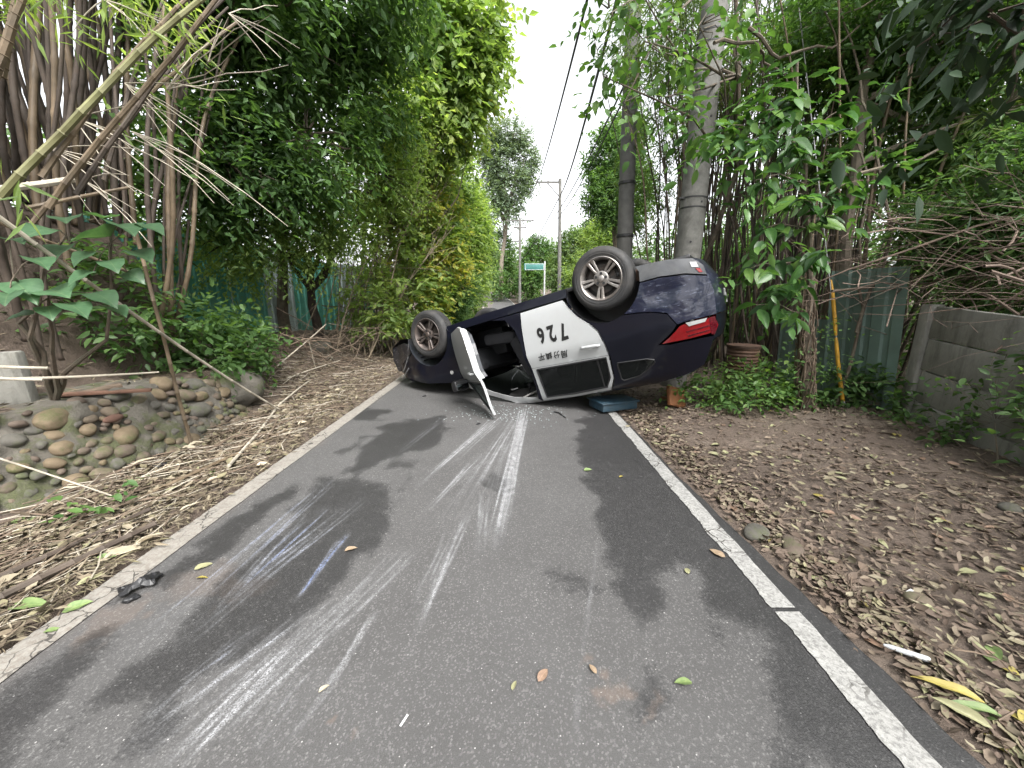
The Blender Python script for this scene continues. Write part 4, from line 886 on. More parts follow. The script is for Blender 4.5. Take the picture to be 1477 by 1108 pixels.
LE = [(at(0, 285, 2.7), at(318, -20, 3.1), .025, CULM_G), (at(60, 255, 2.8), at(300, -30, 3.2), .018, CULM), (at(70, 300, 2.9), at(335, -30, 3.3), .019, CULM), (at(110, 280, 3.0), at(350, -30, 3.5), .017, CULM_D), (at(40, 330, 3.2), at(345, 30, 4.0), .018, CULM), (at(-30, 180, 2.9), at(45, -30, 3.0), .030, CULM), (at(150, 260, 4.0), at(240, -10, 4.3), .018, CULM_D), (at(165, 205, 4.2), at(330, 10, 4.6), .016, CULM_D), (at(0, 110, 3), at(30, -20, 3.1), .03, CULM)]
BL = bamboo((-5.0, 4.05), (.85, .95), 135, 5.5, [CULM_D, CULM, CULM_D], 'dense clump of old brown bamboo on the upper left bank', 31, (.02, 0), .22, leafn=70, leaf_blobs=[blob(120, -20, 3.2, 110, 50), blob(100, 20, 3.2, 60, 30), blob(20, 250, 2.6, 30, 20), blob(250, 10, 3.8, 60, 30)], zoff=.25, leafmat='lime', extra=LE, rr=(.016, .036))
# bleached dead side shoots standing off the leaning culms
wh = MB(); r_ = np.random.default_rng(5)
for (a, b, n_) in (((240, 130), (365, 90), 6), ((75, 215), (200, 290), 6), ((105, 170), (250, 235), 6), ((180, 120), (300, 175), 6), ((300, 90), (330, 40), 4), ((190, 190), (330, 310), 5), ((120, 260), (200, 290), 4), ((330, 20), (400, 60), 5), ((150, 0), (185, 65), 6)):
    A = at(*a, 3.3)
    for k_ in range(n_):
        B = at(b[0] + r_.normal() * 45, b[1] + r_.normal() * 35, 3.3 + r_.normal() * .25); wh.tube(wob(A, B, 5, .08, int(r_.integers(999)), -.04), [.0045, .004, .0035, .003, .0015], 4, False)
wh.build('dead_side_shoots', TWIG_PALE, BL)['kind'] = 'stuff'
bamboo((4.75, 7.9), (1.55, .9), 170, 6.5, [CULM_D, CULM, CULM_D], 'dense grove of thin brown bamboo behind the right utility pole', 33, (-.01, 0), .07, leafn=2300, leaf_blobs=[blob(960, 40, 7.5, 80, 60), blob(1060, 40, 7.5, 110, 90), blob(1000, 160, 8, 60, 60), blob(1150, 60, 7.2, 110, 80), blob(930, 260, 9, 40, 80)], rr=(.013, .026))
bamboo((5.3, 6.2), (1.0, .8), 50, 6.0, [CULM_D, CULM], 'looser bamboo stand behind the grey green steel sheet', 35, (-.05, -.05), .2, leafn=2200, leaf_blobs=[blob(1270, 60, 6, 110, 80), blob(1390, 120, 5.5, 110, 110), blob(1300, 190, 6, 110, 70), blob(1440, 220, 5, 90, 80), blob(1200, 140, 6.3, 90, 90)], rr=(.012, .024))

# ------------------------------------------------------------------ fences, wall, poles
def sheet(pa, pb, zb, zt, mat, parent, nrib=4, depth=.018, lean=0., name='panel'):
    pa, pb = np.array(pa, float), np.array(pb, float); d_ = pb - pa; Lt = np.linalg.norm(d_); nrm = np.array([-d_[1], d_[0]]) / Lt; us = []
    for k_ in range(nrib):
        for f, dp in ((0, 0), (.52, 0), (.62, 1), (.88, 1), (.98, 0)): us.append(((k_ + f) / nrib, dp))
    us.append((1, 0)); mb_ = MB(); V_ = []
    for side_ in (0, 1):
        for zi, z_ in enumerate((zb, (zb + zt) / 2, zt)):
            for f, dp in us:
                p_ = pa + d_ * f - nrm * (dp * depth + side_ * .003); V_.append((p_[0] + lean * zi * nrm[0], p_[1] + lean * zi * nrm[1], z_))
    n_ = len(us); F_ = []
    for side_ in (0, 1):
        for zi in (0, 1):
            for i_ in range(n_ - 1):
                a = side_ * 3 * n_ + zi * n_ + i_; fq = (a, a + 1, a + n_ + 1, a + n_); F_.append(fq if side_ else fq[::-1])
    F_ += [(2 * n_ + i_, 2 * n_ + i_ + 1, 5 * n_ + i_ + 1, 5 * n_ + i_) for i_ in range(n_ - 1)] + [(0, n_, 4 * n_, 3 * n_), (n_, 2 * n_, 5 * n_, 4 * n_), (n_ - 1, 4 * n_ - 1, 5 * n_ - 1, 2 * n_ - 1), (2 * n_ - 1, 5 * n_ - 1, 6 * n_ - 1, 3 * n_ - 1)]
    mb_.add(V_, F_); return mb_.build(name, mat, parent, smooth=False)
T = thing('corrugated_fence', (-5.4, 10, .8), 'teal corrugated steel fence behind the trees on the left', 'fence')
fa, fb = np.array([-6.2, 5.6]), np.array([-4.35, 12.4]); nf = 9
for k_ in range(nf):
    a, b = fa + (fb - fa) * (k_ / nf), fa + (fb - fa) * ((k_ + .992) / nf); c_ = (a + b) / 2; zg = float(ground_h(c_[0], c_[1]))
    sheet(a, b, zg - .35, zg + 1.75 + .06 * ((k_ * 7) % 3), TEAL_P if k_ in (4, 7) else TEAL, T, 4, .03)
for k_ in range(nf + 1):
    q = fa + (fb - fa) * (k_ / nf) + np.array([-.06, .02]); zg = float(ground_h(*q)); s_ = MB(); s_.box((q[0], q[1], zg + .7), (.05, .05, 2.0)); s_.build('post', STEEL, T)
T = thing('steel_sheet_fence', (4.4, 4.9, 0), 'grey green ribbed steel sheets standing beside the yellow guy cover', 'fence')
sa, sb = np.array([4.53, 4.40]), np.array([4.36, 5.25])
sheet(sa, sb, -.05, 1.78, GREY_G, T, 4, .022, .10); sheet(sb + [.01, .02], sb + [-.02, .95], -.05, 1.15, GREY_G, T, 4, .022, .03)
s_ = MB(); s_.box((4.62, 4.7, .7), (.05, .05, 1.4)); s_.build('post', STEEL, T)
T = thing('precast_concrete_wall', (4.5, 3.4, 0), 'stained grey precast concrete wall with level joints on the right', 'wall')
wa, wb = np.array([4.52, 4.22]), np.array([3.98, 1.55]); d_ = wb - wa; Lw = np.linalg.norm(d_); ux_ = d_ / Lw; rot = frame((ux_[0], ux_[1], 0))
for f in (0.0, .985 / 1.985, 1.0):
    q = wa + d_ * f; s_ = MB(); s_.box((q[0], q[1], .66 - .17 * f), (.13, .13, 1.42), rot, .015); s_.build('post', CONC_W, T)
for b_ in (0, 1):
    f0, f1 = ((.025, .475), (.52, .98))[b_]; c_ = wa + d_ * (f0 + f1) / 2
    for k_ in range(4):
        s_ = MB(); s_.box((c_[0] + .006 * (k_ % 2), c_[1], .05 + .345 * k_ + (.05, -.075)[b_]), (Lw * (f1 - f0), .055, .335), rot @ roty(.085), .014); s_.build('slab', CONC_W, T)
def pole(name, base, top, r0, r1, mat, label, parts=True, holes=True):
    b = np.array(base, float); b[2] = float(ground_h(b[0], b[1])) - .1; T = thing(name, b, label, 'utility pole'); tp_ = np.array(top, float)
    s_ = MB(); n_ = 9; s_.tube([b + (tp_ - b) * i_ / (n_ - 1) for i_ in range(n_)], list(np.linspace(r0, r1, n_)), 24); s_.build('shaft', mat, T); return T, b, tp_
def ring_at(T, b, tp_, f, r_, mat=STEEL, h=.035, bolt=True):
    c_ = b + (tp_ - b) * f; d_ = (tp_ - b) / np.linalg.norm(tp_ - b); s_ = MB(); s_.tube([c_ - d_ * h / 2, c_ + d_ * h / 2], r_ + .006, 24)
    if bolt: s_.box(c_ + np.array([-r_ - .02, -.05, 0]), (.09, .05, h * 1.2)); s_.box(c_ + np.array([r_ + .02, -.05, 0]), (.07, .04, h))
    s_.build('steel_band', mat, T)
T, b, tp_ = pole('utility_pole', (2.66, 6.2, 0), (2.84, 6.25, 9.2), .196, .150, CONC_P, 'thick pale concrete utility pole standing behind the rear of the car')
for f in (.303, .318, .53, .545): ring_at(T, b, tp_, f, .195 - .046 * f, CABLE, .018, f in (.318, .53))
for k_ in range(10):
    f = .19 + .06 * k_; c_ = b + (tp_ - b) * f; rr_ = .196 - .046 * f; d_ = norm(np.array([(-.3 if k_ % 2 else .25), -1, 0])); s_ = MB(); s_.tube([c_ + d_ * (rr_ - .03), c_ + d_ * (rr_ + .004)], .016, 10); s_.build('bolt_hole', BLACK, T)
s_ = MB(); q = at(1158, 135, 6.1)
T, b, tp_ = pole('utility_pole', (2.45, 8.6, 0), (2.25, 8.6, 8.4), .17, .14, CONC_D, 'darker slim utility pole rising just right of the rear wheel')
for f in (.33, .45): ring_at(T, b, tp_, f, .185 - .035 * f, CABLE, .05, False)
def far_pole(px, ytop, Y, arm, label, r_=.13, armw=1.7):
    q = at(px, 400, Y); tp_ = at(px, ytop, Y); T, b, tp_ = pole('utility_pole', (q[0], q[1], 0), tp_, r_, r_ * .75, CONC_P, label)
    for dz, off_, w_ in arm:
        s_ = MB(); s_.box(tp_ + [off_, 0, -dz], (w_, .09, .10)); s_.build('crossarm', CONC_D, T)
        for e in (-.45, 0, .45): s_ = MB(); s_.tube([tp_ + [off_ + e * w_, 0, -dz + .05], tp_ + [off_ + e * w_, 0, -dz + .2]], [.04, .025], 8); s_.build('insulator', CONC_D, T)
    if arm and arm[0][2] < 2: s_ = MB(); s_.tube([tp_ + [-.05, 0, -1.0], tp_ + [arm[0][1] * 1.1, 0, -arm[0][0]]], .03, 6); s_.build('brace', CONC_D, T)
    return T, tp_
_, TP3 = far_pole(808, 258, 26, [(.2, -.75, 1.5)], 'weathered utility pole with a one sided crossarm beyond the car')
_, TP4 = far_pole(750, 316, 38, [(.15, 0, 2.6), (.75, 0, 1.2)], 'distant utility pole with a full crossarm beside the bend')
far_pole(735, 346, 52, [(.2, .4, 1.6)], 'farthest small utility pole left of the one at the bend', .12)
q = at(785, 425, 22); T = thing('street_sign', (q[0], q[1], float(ground_h(q[0], q[1]))), 'small blue green street sign on a thin post beyond the car', 'sign')
s_ = MB(); s_.tube([(q[0], q[1], ORG[T.name][2] - .1), (q[0], q[1], at(785, 377, 22)[2])], .045, 8); s_.build('post', simple('sign_post_grey', (.55, .56, .56), .5), T)
qa = at(771, 385, 22); s_ = MB(); s_.box(qa, (1.15, .04, .36), None, .02); so = s_.build('sign_plate', simple('sign_green', (.06, .22, .20), .5), T)
s_ = MB()
for e in (-.18, .18): s_.box(qa + [0, -.023, e * .85], (1.02, .004, .018))
for e in (-.5, .5): s_.box(qa + [e, -.023, 0], (.018, .004, .29))
s_.build('sign_border', simple('sign_white', (.75, .75, .75), .5), so)
# cables
def cable(pts, r_, label, sag=.02):
    P_ = []
    for a, b in zip(pts[:-1], pts[1:]):
        a, b = np.array(a), np.array(b)
        for f in np.linspace(0, 1, 14)[:-1]: q = a + (b - a) * f; q = q - np.array([0, 0, sag * np.linalg.norm(b - a) * 4 * f * (1 - f)]); P_.append(q)
    P_.append(np.array(pts[-1])); s_ = MB(); s_.tube(P_, r_, 6); tag(s_.build('overhead_cable', CABLE), label, 'cable', 'overhead cables along the lane')
cable([at(862, -60, 5.6), TP3 + [-1.4, 0, -.15], TP4 + [-.2, 0, .1]], .020, 'single cable reaching the tip of the one sided crossarm', .012)
cable([at(905, -60, 6.4), TP3 + [.05, 0, -.9], at(752, 376, 38)], .030, 'thick cable dipping across the sky to the pole by the bend', .022)
cable([at(930, 60, 8.0), TP3 + [.1, 0, -1.6], at(775, 345, 38), TP4 + [.3, 0, -1.2]], .024, 'upper of the two thin cables beside the dark pole', .012)
cable([at(932, 75, 8.0), TP3 + [.12, 0, -2.0], at(770, 352, 38)], .022, 'lower of the two thin cables beside the dark pole', .016)
# guy wire with its yellow cover
T = thing('guy_wire', (4.15, 4.6, 0), 'guy wire in a chipped yellow plastic cover beside the sapling', 'guy wire')
ga, gb = np.array([4.15, 4.60, .02]), np.array([2.95, 6.1, 8.2]); d_ = gb - ga
bow = lambda f: ga + d_ * f + np.array([-.015, 0, 0]) * math.sin(f * 25)
s_ = MB(); s_.tube([ga + d_ * f for f in np.linspace(0, 1, 12)], .007, 6); s_.build('wire', STEEL, T)
s_ = MB(); s_.tube([bow(f) for f in np.linspace(.02, .115, 9)], [.021, .022, .022, .022, .022, .022, .022, .021, .015], 10); s_.tube([bow(f) for f in np.linspace(.118, .20, 9)], [.015, .020, .022, .022, .022, .022, .02, .016, .010], 10); s_.build('yellow_cover', YEL, T)
s_ = MB(); s_.tube([ga + np.array((.035 * math.cos(a), 0, .045 * math.sin(a) + .02)) for a in np.linspace(0, 2 * math.pi, 13)], .010, 6, False); s_.tube([ga + [0, 0, .06], ga + d_ * .02], .018, 8); s_.build('shackle', STEEL, T)

# ------------------------------------------------------------------ woods seen only as a mass behind the roadside trees
def wood(name, blobs, n, ln, mat, seed, **kw):
    o_, P_, ax = foliage(name, blobs, n, 9, ln, LF[mat], None, seed, asp=.55, gap=.30, **kw); return o_
r_ = np.random.default_rng(77)
wl = [((-8.5 - r_.random() * 4, y, 1.2 + r_.random() * 2.6), (1.8, 1.8, 1.6)) for y in np.linspace(1, 8.5, 14)] + [((-6.6 - .12 * y, y, 1.2 + r_.random() * 2), (1.2, 1.4, 1.3)) for y in np.linspace(3, 8.5, 7)]
wood('woodland', [(np.array(a), np.array(b)) for a, b in wl], 3600, .15, 'dark', 301, spray=.5)
wr = [((8 + r_.random() * 4, y, 1.0 + r_.random() * 4.5), (1.7, 1.8, 1.6)) for y in np.linspace(2, 20, 22)] + [((6.4 + .1 * y, y, .9 + r_.random() * 1.0), (1.1, 1.3, .9)) for y in np.linspace(2.4, 14, 14)]
wood('woodland', [(np.array(a), np.array(b)) for a, b in wr], 6500, .14, 'dark', 302, spray=.5)
wf = [blob(x, 392 + 10 * math.sin(x * .1), 66 + 6 * math.sin(x * .3), 34, 42 + 10 * math.sin(x * .21), 6) for x in range(560, 960, 20)]
wood('far_woodland', wf, 3400, .42, 'far', 303, spray=1.2)

# the lane behind the camera runs between trees as well (they darken what the car paint reflects)
wb = [((sx * (4.2 + 2.5 * r_.random()), y, .8 + r_.random() * 5), (1.5, 1.8, 1.7)) for y in np.linspace(-12, -.6, 12) for sx in (-1, 1)]
wood('woodland', [(np.array(a), np.array(b)) for a, b in wb], 3600, .16, 'dark', 304, spray=.5)

# ------------------------------------------------------------------ trees on the left
plant('broadleaf_tree', (-5.2, 8.9), [blob(300, 120, 6.2, 100, 90), blob(425, 80, 6.6, 95, 90), blob(505, 30, 7.4, 80, 80), blob(330, 235, 6, 95, 70), blob(440, 190, 6.6, 80, 75), blob(250, 290, 5.8, 55, 60), blob(380, 10, 6, 120, 50), blob(290, -30, 5.6, 120, 50), blob(500, -40, 6.6, 120, 50), blob(520, 130, 7.6, 55, 60)],
      'large dark green broadleaf tree arching over the left verge', 'tree', 'dark', 3600, 10, .125, 401, trunk=(-4.6, 8.2, 3.6), stem_r=.13, gap=.49, gs=1.7, ntwig=200, spray=.5, droop=.45)
plant('feathery_tree', (-4.55, 9.15), [blob(410, 330, 7.4, 85, 50), blob(480, 300, 7.8, 60, 55), blob(345, 345, 6.8, 60, 45), blob(545, 250, 8.4, 50, 55), blob(300, 290, 6.6, 50, 50), blob(470, 350, 7.8, 45, 26), blob(560, 190, 8.6, 45, 50), blob(420, 265, 7.2, 60, 45)],
      'fork trunked tree with fresh green leaves in front of the teal fence', 'tree', 'lime', 2100, 13, .082, 402, trunk=(-4.4, 8.7, 2.3), stem_r=.12, asp=.45, gap=.49, gs=2.2, ntwig=160, droop=.5, spray=.55, bark=simple('dark_bark', (.06, .045, .036), .9, var=.4, scale=12))
plant('leafy_tree', (-3.6, 12.2), [blob(610, 40, 9.6, 70, 60), blob(670, 30, 10, 45, 60), blob(690, 80, 10, 28, 45), blob(645, 120, 10, 50, 50), blob(672, 135, 10.5, 32, 36), blob(585, 150, 9.6, 50, 50), blob(630, 200, 11, 36, 32), blob(708, 15, 9.5, 18, 26)],
      'bright yellow green tree leaning over the lane beside the sky gap', 'tree', 'lime', 1500, 9, .18, 403, trunk=(-3.0, 11.5, 5.5), stem_r=.09, gap=.49, gs=1.3, ntwig=200, spray=.6, bark=BARK_PALE, asp=.55, droop=.5)
plant('yellowing_tree', (-3.5, 11.0), [blob(680, 190, 10.6, 20, 20), blob(676, 150, 10.2, 18, 26), blob(590, 290, 10.4, 40, 45), blob(625, 330, 11, 36, 45), blob(560, 240, 10, 40, 36), blob(600, 390, 10.6, 36, 36)],
      'slender tree with turning yellow and orange leaves on the left', 'tree', 'gold', 800, 8, .16, 404, trunk=(-2.9, 10.8, 3.4), stem_r=.05, gap=.47, ntwig=160, bark=BARK_PALE, spray=.5, asp=.6)
GS = 'roadside shrubs on the left beyond the car'
plant('roadside_shrub', (-3.7, 9.8), [blob(560, 330, 9.6, 45, 60), blob(530, 260, 9.6, 50, 60), blob(580, 420, 9.4, 40, 50), blob(540, 440, 9.2, 40, 40)], 'tall thin stemmed lime green shrub nearest the front of the car', 'shrub', 'lime', 750, 8, .16, 411, GS, False, .03, BARK_PALE, ntwig=200, crown='foliage')
plant('roadside_shrub', (-3.1, 11.2), [blob(600, 440, 10.6, 45, 45), blob(630, 380, 11, 45, 60), blob(610, 300, 11.4, 55, 60)], 'bushy shrub with yellow flecks in front of the dark bush', 'shrub', 'gold', 850, 8, .17, 412, GS, False, .03, BARK_PALE, ntwig=140, crown='foliage')
plant('roadside_shrub', (-2.95, 12.6), [blob(640, 440, 12, 26, 40), blob(655, 410, 12.6, 26, 40)], 'dark green bush low beside the left shoulder', 'shrub', 'dark', 1600, 10, .09, 413, GS, False, .03, crown='foliage')
plant('roadside_shrub', (-3.4, 15.5), [blob(655, 330, 15, 45, 60), blob(665, 410, 15, 30, 50), blob(630, 250, 14, 45, 60)], 'tall green thicket rising above the left shoulder', 'shrub', 'lime', 1800, 8, .18, 414, GS, False, .04, crown='foliage', spray=.5)
plant('roadside_shrub', (-3.2, 21), [blob(675, 340, 20, 30, 55), blob(680, 400, 20, 20, 45), blob(660, 280, 19, 30, 50)], 'greyish green thicket where the lane narrows away', 'shrub', 'lime', 1700, 9, .17, 415, GS, False, .04, crown='foliage', spray=.6)
plant('roadside_shrub', (-3.6, 30), [blob(690, 370, 29, 22, 50), blob(688, 320, 29, 20, 40)], 'farthest left thicket standing by the bend', 'shrub', 'far', 1600, 10, .17, 416, GS, False, .05, crown='foliage', spray=.7)
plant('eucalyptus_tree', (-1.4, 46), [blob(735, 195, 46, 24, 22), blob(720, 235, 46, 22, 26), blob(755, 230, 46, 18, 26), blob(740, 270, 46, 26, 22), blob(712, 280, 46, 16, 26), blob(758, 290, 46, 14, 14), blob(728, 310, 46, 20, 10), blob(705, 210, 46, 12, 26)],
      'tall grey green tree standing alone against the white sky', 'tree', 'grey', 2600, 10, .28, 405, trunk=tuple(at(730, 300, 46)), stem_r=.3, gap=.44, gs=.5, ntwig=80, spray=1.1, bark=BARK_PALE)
FT = 'trees along the far end of the lane'
plant('far_tree', (-2.6, 50), [blob(722, 370, 48, 18, 34), blob(735, 400, 48, 16, 26), blob(715, 410, 44, 14, 18)], 'dark rounded tree at the bend under the tall grey green one', 'tree', 'mid', 1500, 9, .26, 421, FT, stem_r=.15, spray=.8)
plant('far_tree', (2.2, 44), [blob(775, 375, 44, 20, 30), blob(765, 405, 42, 16, 22)], 'mid green tree behind the small street sign', 'tree', 'mid', 1600, 9, .25, 422, FT, stem_r=.15, spray=.8)
plant('far_tree', (4.2, 36), [blob(830, 370, 35, 28, 34), blob(812, 400, 34, 20, 24), blob(850, 350, 36, 20, 25)], 'pale sunlit tree right of the weathered pole', 'tree', 'far', 2600, 9, .22, 423, FT, stem_r=.15, spray=.8)
plant('far_tree', (4.2, 24), [blob(868, 360, 23, 26, 40), blob(845, 400, 22, 22, 26), blob(880, 330, 24, 20, 25)], 'lime green bushy tree just left of the dark utility pole', 'tree', 'lime', 2600, 9, .15, 424, FT, stem_r=.12, spray=.6)
plant('far_tree', (3.6, 15), [blob(878, 232, 14.5, 28, 40), blob(900, 280, 14.5, 38, 40), blob(870, 285, 14, 22, 28), blob(905, 200, 15, 25, 30)], 'dark round crowned tree showing beside the dark utility pole', 'tree', 'dark', 3000, 10, .12, 425, FT, stem_r=.12, spray=.4, gap=.36)

wg = [((3.2 + 5 * r_.random(), 10.5 + 3.5 * r_.random(), .4 + 2.8 * r_.random()), (1.2, 1.0, .9)) for _ in range(22)]
wood('woodland', [(np.array(a), np.array(b)) for a, b in wg], 3600, .14, 'dark', 305, spray=.5)
# ------------------------------------------------------------------ trees on the right
plant('leaning_tree', (5.0, 5.6), [blob(1300, 60, 5.6, 110, 60), blob(1400, 40, 5, 100, 60), blob(1220, 40, 6, 80, 50), blob(1440, 160, 4.8, 80, 70), blob(1380, 220, 5.4, 80, 50), blob(1320, -30, 5, 160, 40)], 'pale trunked tree leaning up on the right above the block wall', 'tree', 'mid', 3600, 10, .075, 431, trunk=tuple(at(1268, 20, 5.2)), stem_r=.085, bark=BARK_PALE, gap=.44, ntwig=260, spray=.4)
plant('leafy_tree', (3.55, 7.8), [blob(1010, 40, 5.2, 60, 40), blob(930, 60, 5, 55, 50), blob(880, 20, 5, 50, 40), blob(870, 110, 5, 36, 32), blob(960, 140, 5.4, 45, 30), blob(900, 150, 5.4, 30, 30), blob(1060, 90, 5.6, 50, 40), blob(920, -20, 5, 80, 30)], 'loose branches of broad green leaves hanging before the utility poles', 'tree', LF['mid'], 120, 6, .11, 432, kind='ovate', asp=.62, trunk=tuple(at(1060, -40, 6.4)), stem_r=.05, gap=.35, ntwig=36, spray=.4, floor=False, droop=.5)
plant('dark_leaved_tree', (5.6, 3.4), [blob(1440, 330, 4.2, 70, 50), blob(1400, 300, 4.6, 70, 40), blob(1470, 260, 4, 60, 60), blob(1460, 440, 4.6, 50, 26)], 'shady narrow leaved tree at the right edge behind the wall', 'tree', 'dark', 1700, 9, .09, 433, stem_r=.05, asp=.3, gap=.40, ntwig=160, droop=.5)
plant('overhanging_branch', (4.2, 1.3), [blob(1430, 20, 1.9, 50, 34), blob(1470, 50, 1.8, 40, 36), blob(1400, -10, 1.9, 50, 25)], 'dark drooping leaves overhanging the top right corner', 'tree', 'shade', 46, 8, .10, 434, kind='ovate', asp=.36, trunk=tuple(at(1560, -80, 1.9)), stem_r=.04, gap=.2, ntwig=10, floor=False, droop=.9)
# brush heap of bare branches over the wall
def brush(base, n, spanx, spany, h0, h1, label, seed, mat=TWIG, r0=.012, name='brush_heap', Ln=(1., 2.4)):
    r_ = np.random.default_rng(seed); b = np.array(base, float); T = thing(name, b, label, 'branches'); mb_ = MB(); sm = MB()
    for k_ in range(n):
        c_ = b + np.array([r_.uniform(-1, 1) * spanx, r_.uniform(-1, 1) * spany, r_.uniform(h0, h1)]); a = r_.uniform(0, math.pi); l_ = r_.uniform(*Ln); dv = np.array([math.cos(a), math.sin(a), r_.normal() * .35]) * l_ / 2
        q = max(.002, r0 * r_.random() ** 2); (mb_ if q > r0 * .55 else sm).tube(wob(c_ - dv, c_ + dv, 7, .3, k_ + seed), [q, q, q * .9, q * .8, q * .7, q * .5, q * .3], 5, False)
    mb_.build('branches', mat, T)['kind'] = 'stuff'; sm.build('twigs', mat, T)['kind'] = 'stuff'
brush((5.05, 4.0, 0), 300, 1.1, 1.1, 1.35, 2.25, 'tangle of bare brown branches heaped above the concrete wall', 51, simple('brush_brown', (.20, .145, .115), .9, var=.4))
brush((-3.9, 7.0, .45), 170, 1.2, 1.5, .0, .4, 'heap of dry brush and twigs in front of the teal fence', 52, TWIG, .010, Ln=(.5, 1.5))
brush((-3.75, 10.6, .4), 60, .5, 1.0, .2, 2.2, 'bare thin shrub standing among the bushes by the teal fence', 53, TWIG, .014, 'bare_shrub')
r_ = np.random.default_rng(58); T = thing('bare_shrub', (-3.6, 9.9, .4), 'spray of tall bare tan stems leaning right among the lime shrubs', 'shrub'); s_ = MB()
for k_ in range(64):
    a = np.array([-3.9 + r_.normal() * .45, 9.7 + r_.normal() * .6, 0]); a[2] = float(ground_h(a[0], a[1])) - .05; e = at(r_.uniform(470, 665), r_.uniform(170, 400), 9.2 + r_.random() * 1.8); q = r_.uniform(.007, .020); w_ = wob(a, e, 8, .10, 700 + k_, -.05); s_.tube(w_, list(np.linspace(q, q * .35, 8)), 5, False)
    for _ in range(3): f = r_.integers(3, 7); s_.tube(wob(w_[f], w_[f] + r_.normal(size=3) * .3 + [.15, 0, .35], 4, .1, 900 + k_), [q * .45, q * .35, q * .25, .002], 4, False)
s_.build('stems', simple('tan_stems', (.30, .24, .17), .8, var=.35), T)['kind'] = 'stuff'
b = at(1250, 210, 4.8); T = thing('bare_sapling', (4.55, 5.0, 0), 'thin dark vine stems looping up right of the leafy sapling', 'branches'); s_ = MB()
for (pts) in ([(1195, 620), (1235, 480), (1240, 380), (1250, 250), (1210, 90), (1180, -20)], [(1235, 480), (1290, 330), (1255, 180), (1230, 60), (1200, -20)], [(1255, 180), (1300, 120), (1330, 40), (1380, -10)], [(1240, 250), (1330, 230), (1420, 170), (1477, 120)], [(1200, 420), (1330, 400), (1477, 375)], [(1080, 40), (1130, 80), (1200, 70), (1260, 20)], [(1030, 62), (1090, 60), (1110, 85), (1150, 140)]):
    P_ = [at(a, c_, 4.7 + .1 * i_) for i_, (a, c_) in enumerate(pts)]; P2 = []
    for a, c_ in zip(P_[:-1], P_[1:]): P2 += [a + (c_ - a) * f for f in (0, .33, .67)]
    P2 = np.array(P2); P2[1:-1] += np.random.default_rng(int(pts[0][0])).normal(size=P2[1:-1].shape) * .025; s_.tube(list(P2), list(np.linspace(.020, .008, len(P2))), 6)
s_.build('stems', BARK, T)

# ------------------------------------------------------------------ plants whose leaves one can count: every leaf is a part
def leaf_proto(name, shape, mats, seed, nvar=4):
    out = []; r_ = np.random.default_rng(seed)
    for k_ in range(nvar):
        n_ = 17 if shape == 'lobed' else 8; V_ = []; tt = np.linspace(0, 1, n_); bend = r_.uniform(.10, .38); fold = r_.uniform(.10, .30); tw = r_.normal() * .12
        for t_ in tt:
            if shape == 'lobed': w_ = .5 * float(np.interp(t_, [0, .03, .08, .16, .28, .40, .52, .64, .76, .88, 1], [0, .45, .75, .95, 1.0, .97, .88, .72, .50, .24, 0]))
            else: w_ = .5 * (math.sin(math.pi * min(1, t_ ** .8)) ** .8) if 0 < t_ < 1 else 0.0
            z_ = -bend * t_ ** 2
            for s_ in (-1, -.5, 0, .5, 1): V_.append((t_ if not (shape == 'lobed' and t_ == 0) else 0.0, s_ * w_, z_ + fold * abs(s_) * w_ + tw * s_ * w_ + .02 * math.sin(t_ * 14 + s_ * 3) * abs(s_)))
        F_ = [(i_ * 5 + j, (i_ + 1) * 5 + j, (i_ + 1) * 5 + j + 1, i_ * 5 + j + 1) for i_ in range(n_ - 1) for j in range(4)]
        me_ = bpy.data.meshes.new(name); me_.from_pydata(V_, [], F_); me_.polygons.foreach_set('use_smooth', [True] * len(F_)); me_.materials.append(mats[k_ % len(mats)]); out.append(me_)
    return out
def big_leaf_mat(name, c0, c1, vein, tr=.35):
    m, t, o = new_mat(name); p = N(t, 'BsdfPrincipled', Roughness=.42); c = objc(t); p.inputs['Specular IOR Level'].default_value = .4
    cc = ramp(t, noise(t, 3, 4, .6, c), [(.3, c0), (.7, c1)])
    sx = N(t, 'SeparateXYZ'); L(t, c, sx.inputs[0]); ay = math_(t, 'ABSOLUTE', sx.outputs[1])
    mid = math_(t, 'LESS_THAN', ay, .014); w_ = math_(t, 'SINE', math_(t, 'MULTIPLY', math_(t, 'SUBTRACT', sx.outputs[0], math_(t, 'MULTIPLY', ay, .9)), 44)); rib = math_(t, 'GREATER_THAN', w_, .93)
    cc = mix(t, math_(t, 'MULTIPLY', math_(t, 'MAXIMUM', mid, math_(t, 'MULTIPLY', rib, .35)), .5), cc, vein)
    oi = N(t, 'ObjectInfo'); hv = N(t, 'HueSaturation'); L(t, cc, hv.inputs['Color']); L(t, math_(t, 'ADD', .65, math_(t, 'MULTIPLY', oi.outputs['Random'], .7)), hv.inputs['Value'])
    L(t, hv.outputs[0], p.inputs['Base Color']); L(t, bump(t, w_, .05, .006), p.inputs['Normal'])
    trn = N(t, 'BsdfTranslucent'); L(t, mix(t, 1., hv.outputs[0], (1.2, 1.3, .6), 'MULTIPLY'), trn.inputs[0]); ms = N(t, 'MixShader'); ms.inputs[0].default_value = tr
    L(t, p.outputs[0], ms.inputs[1]); L(t, trn.outputs[0], ms.inputs[2]); L(t, ms.outputs[0], o.inputs[0]); return m
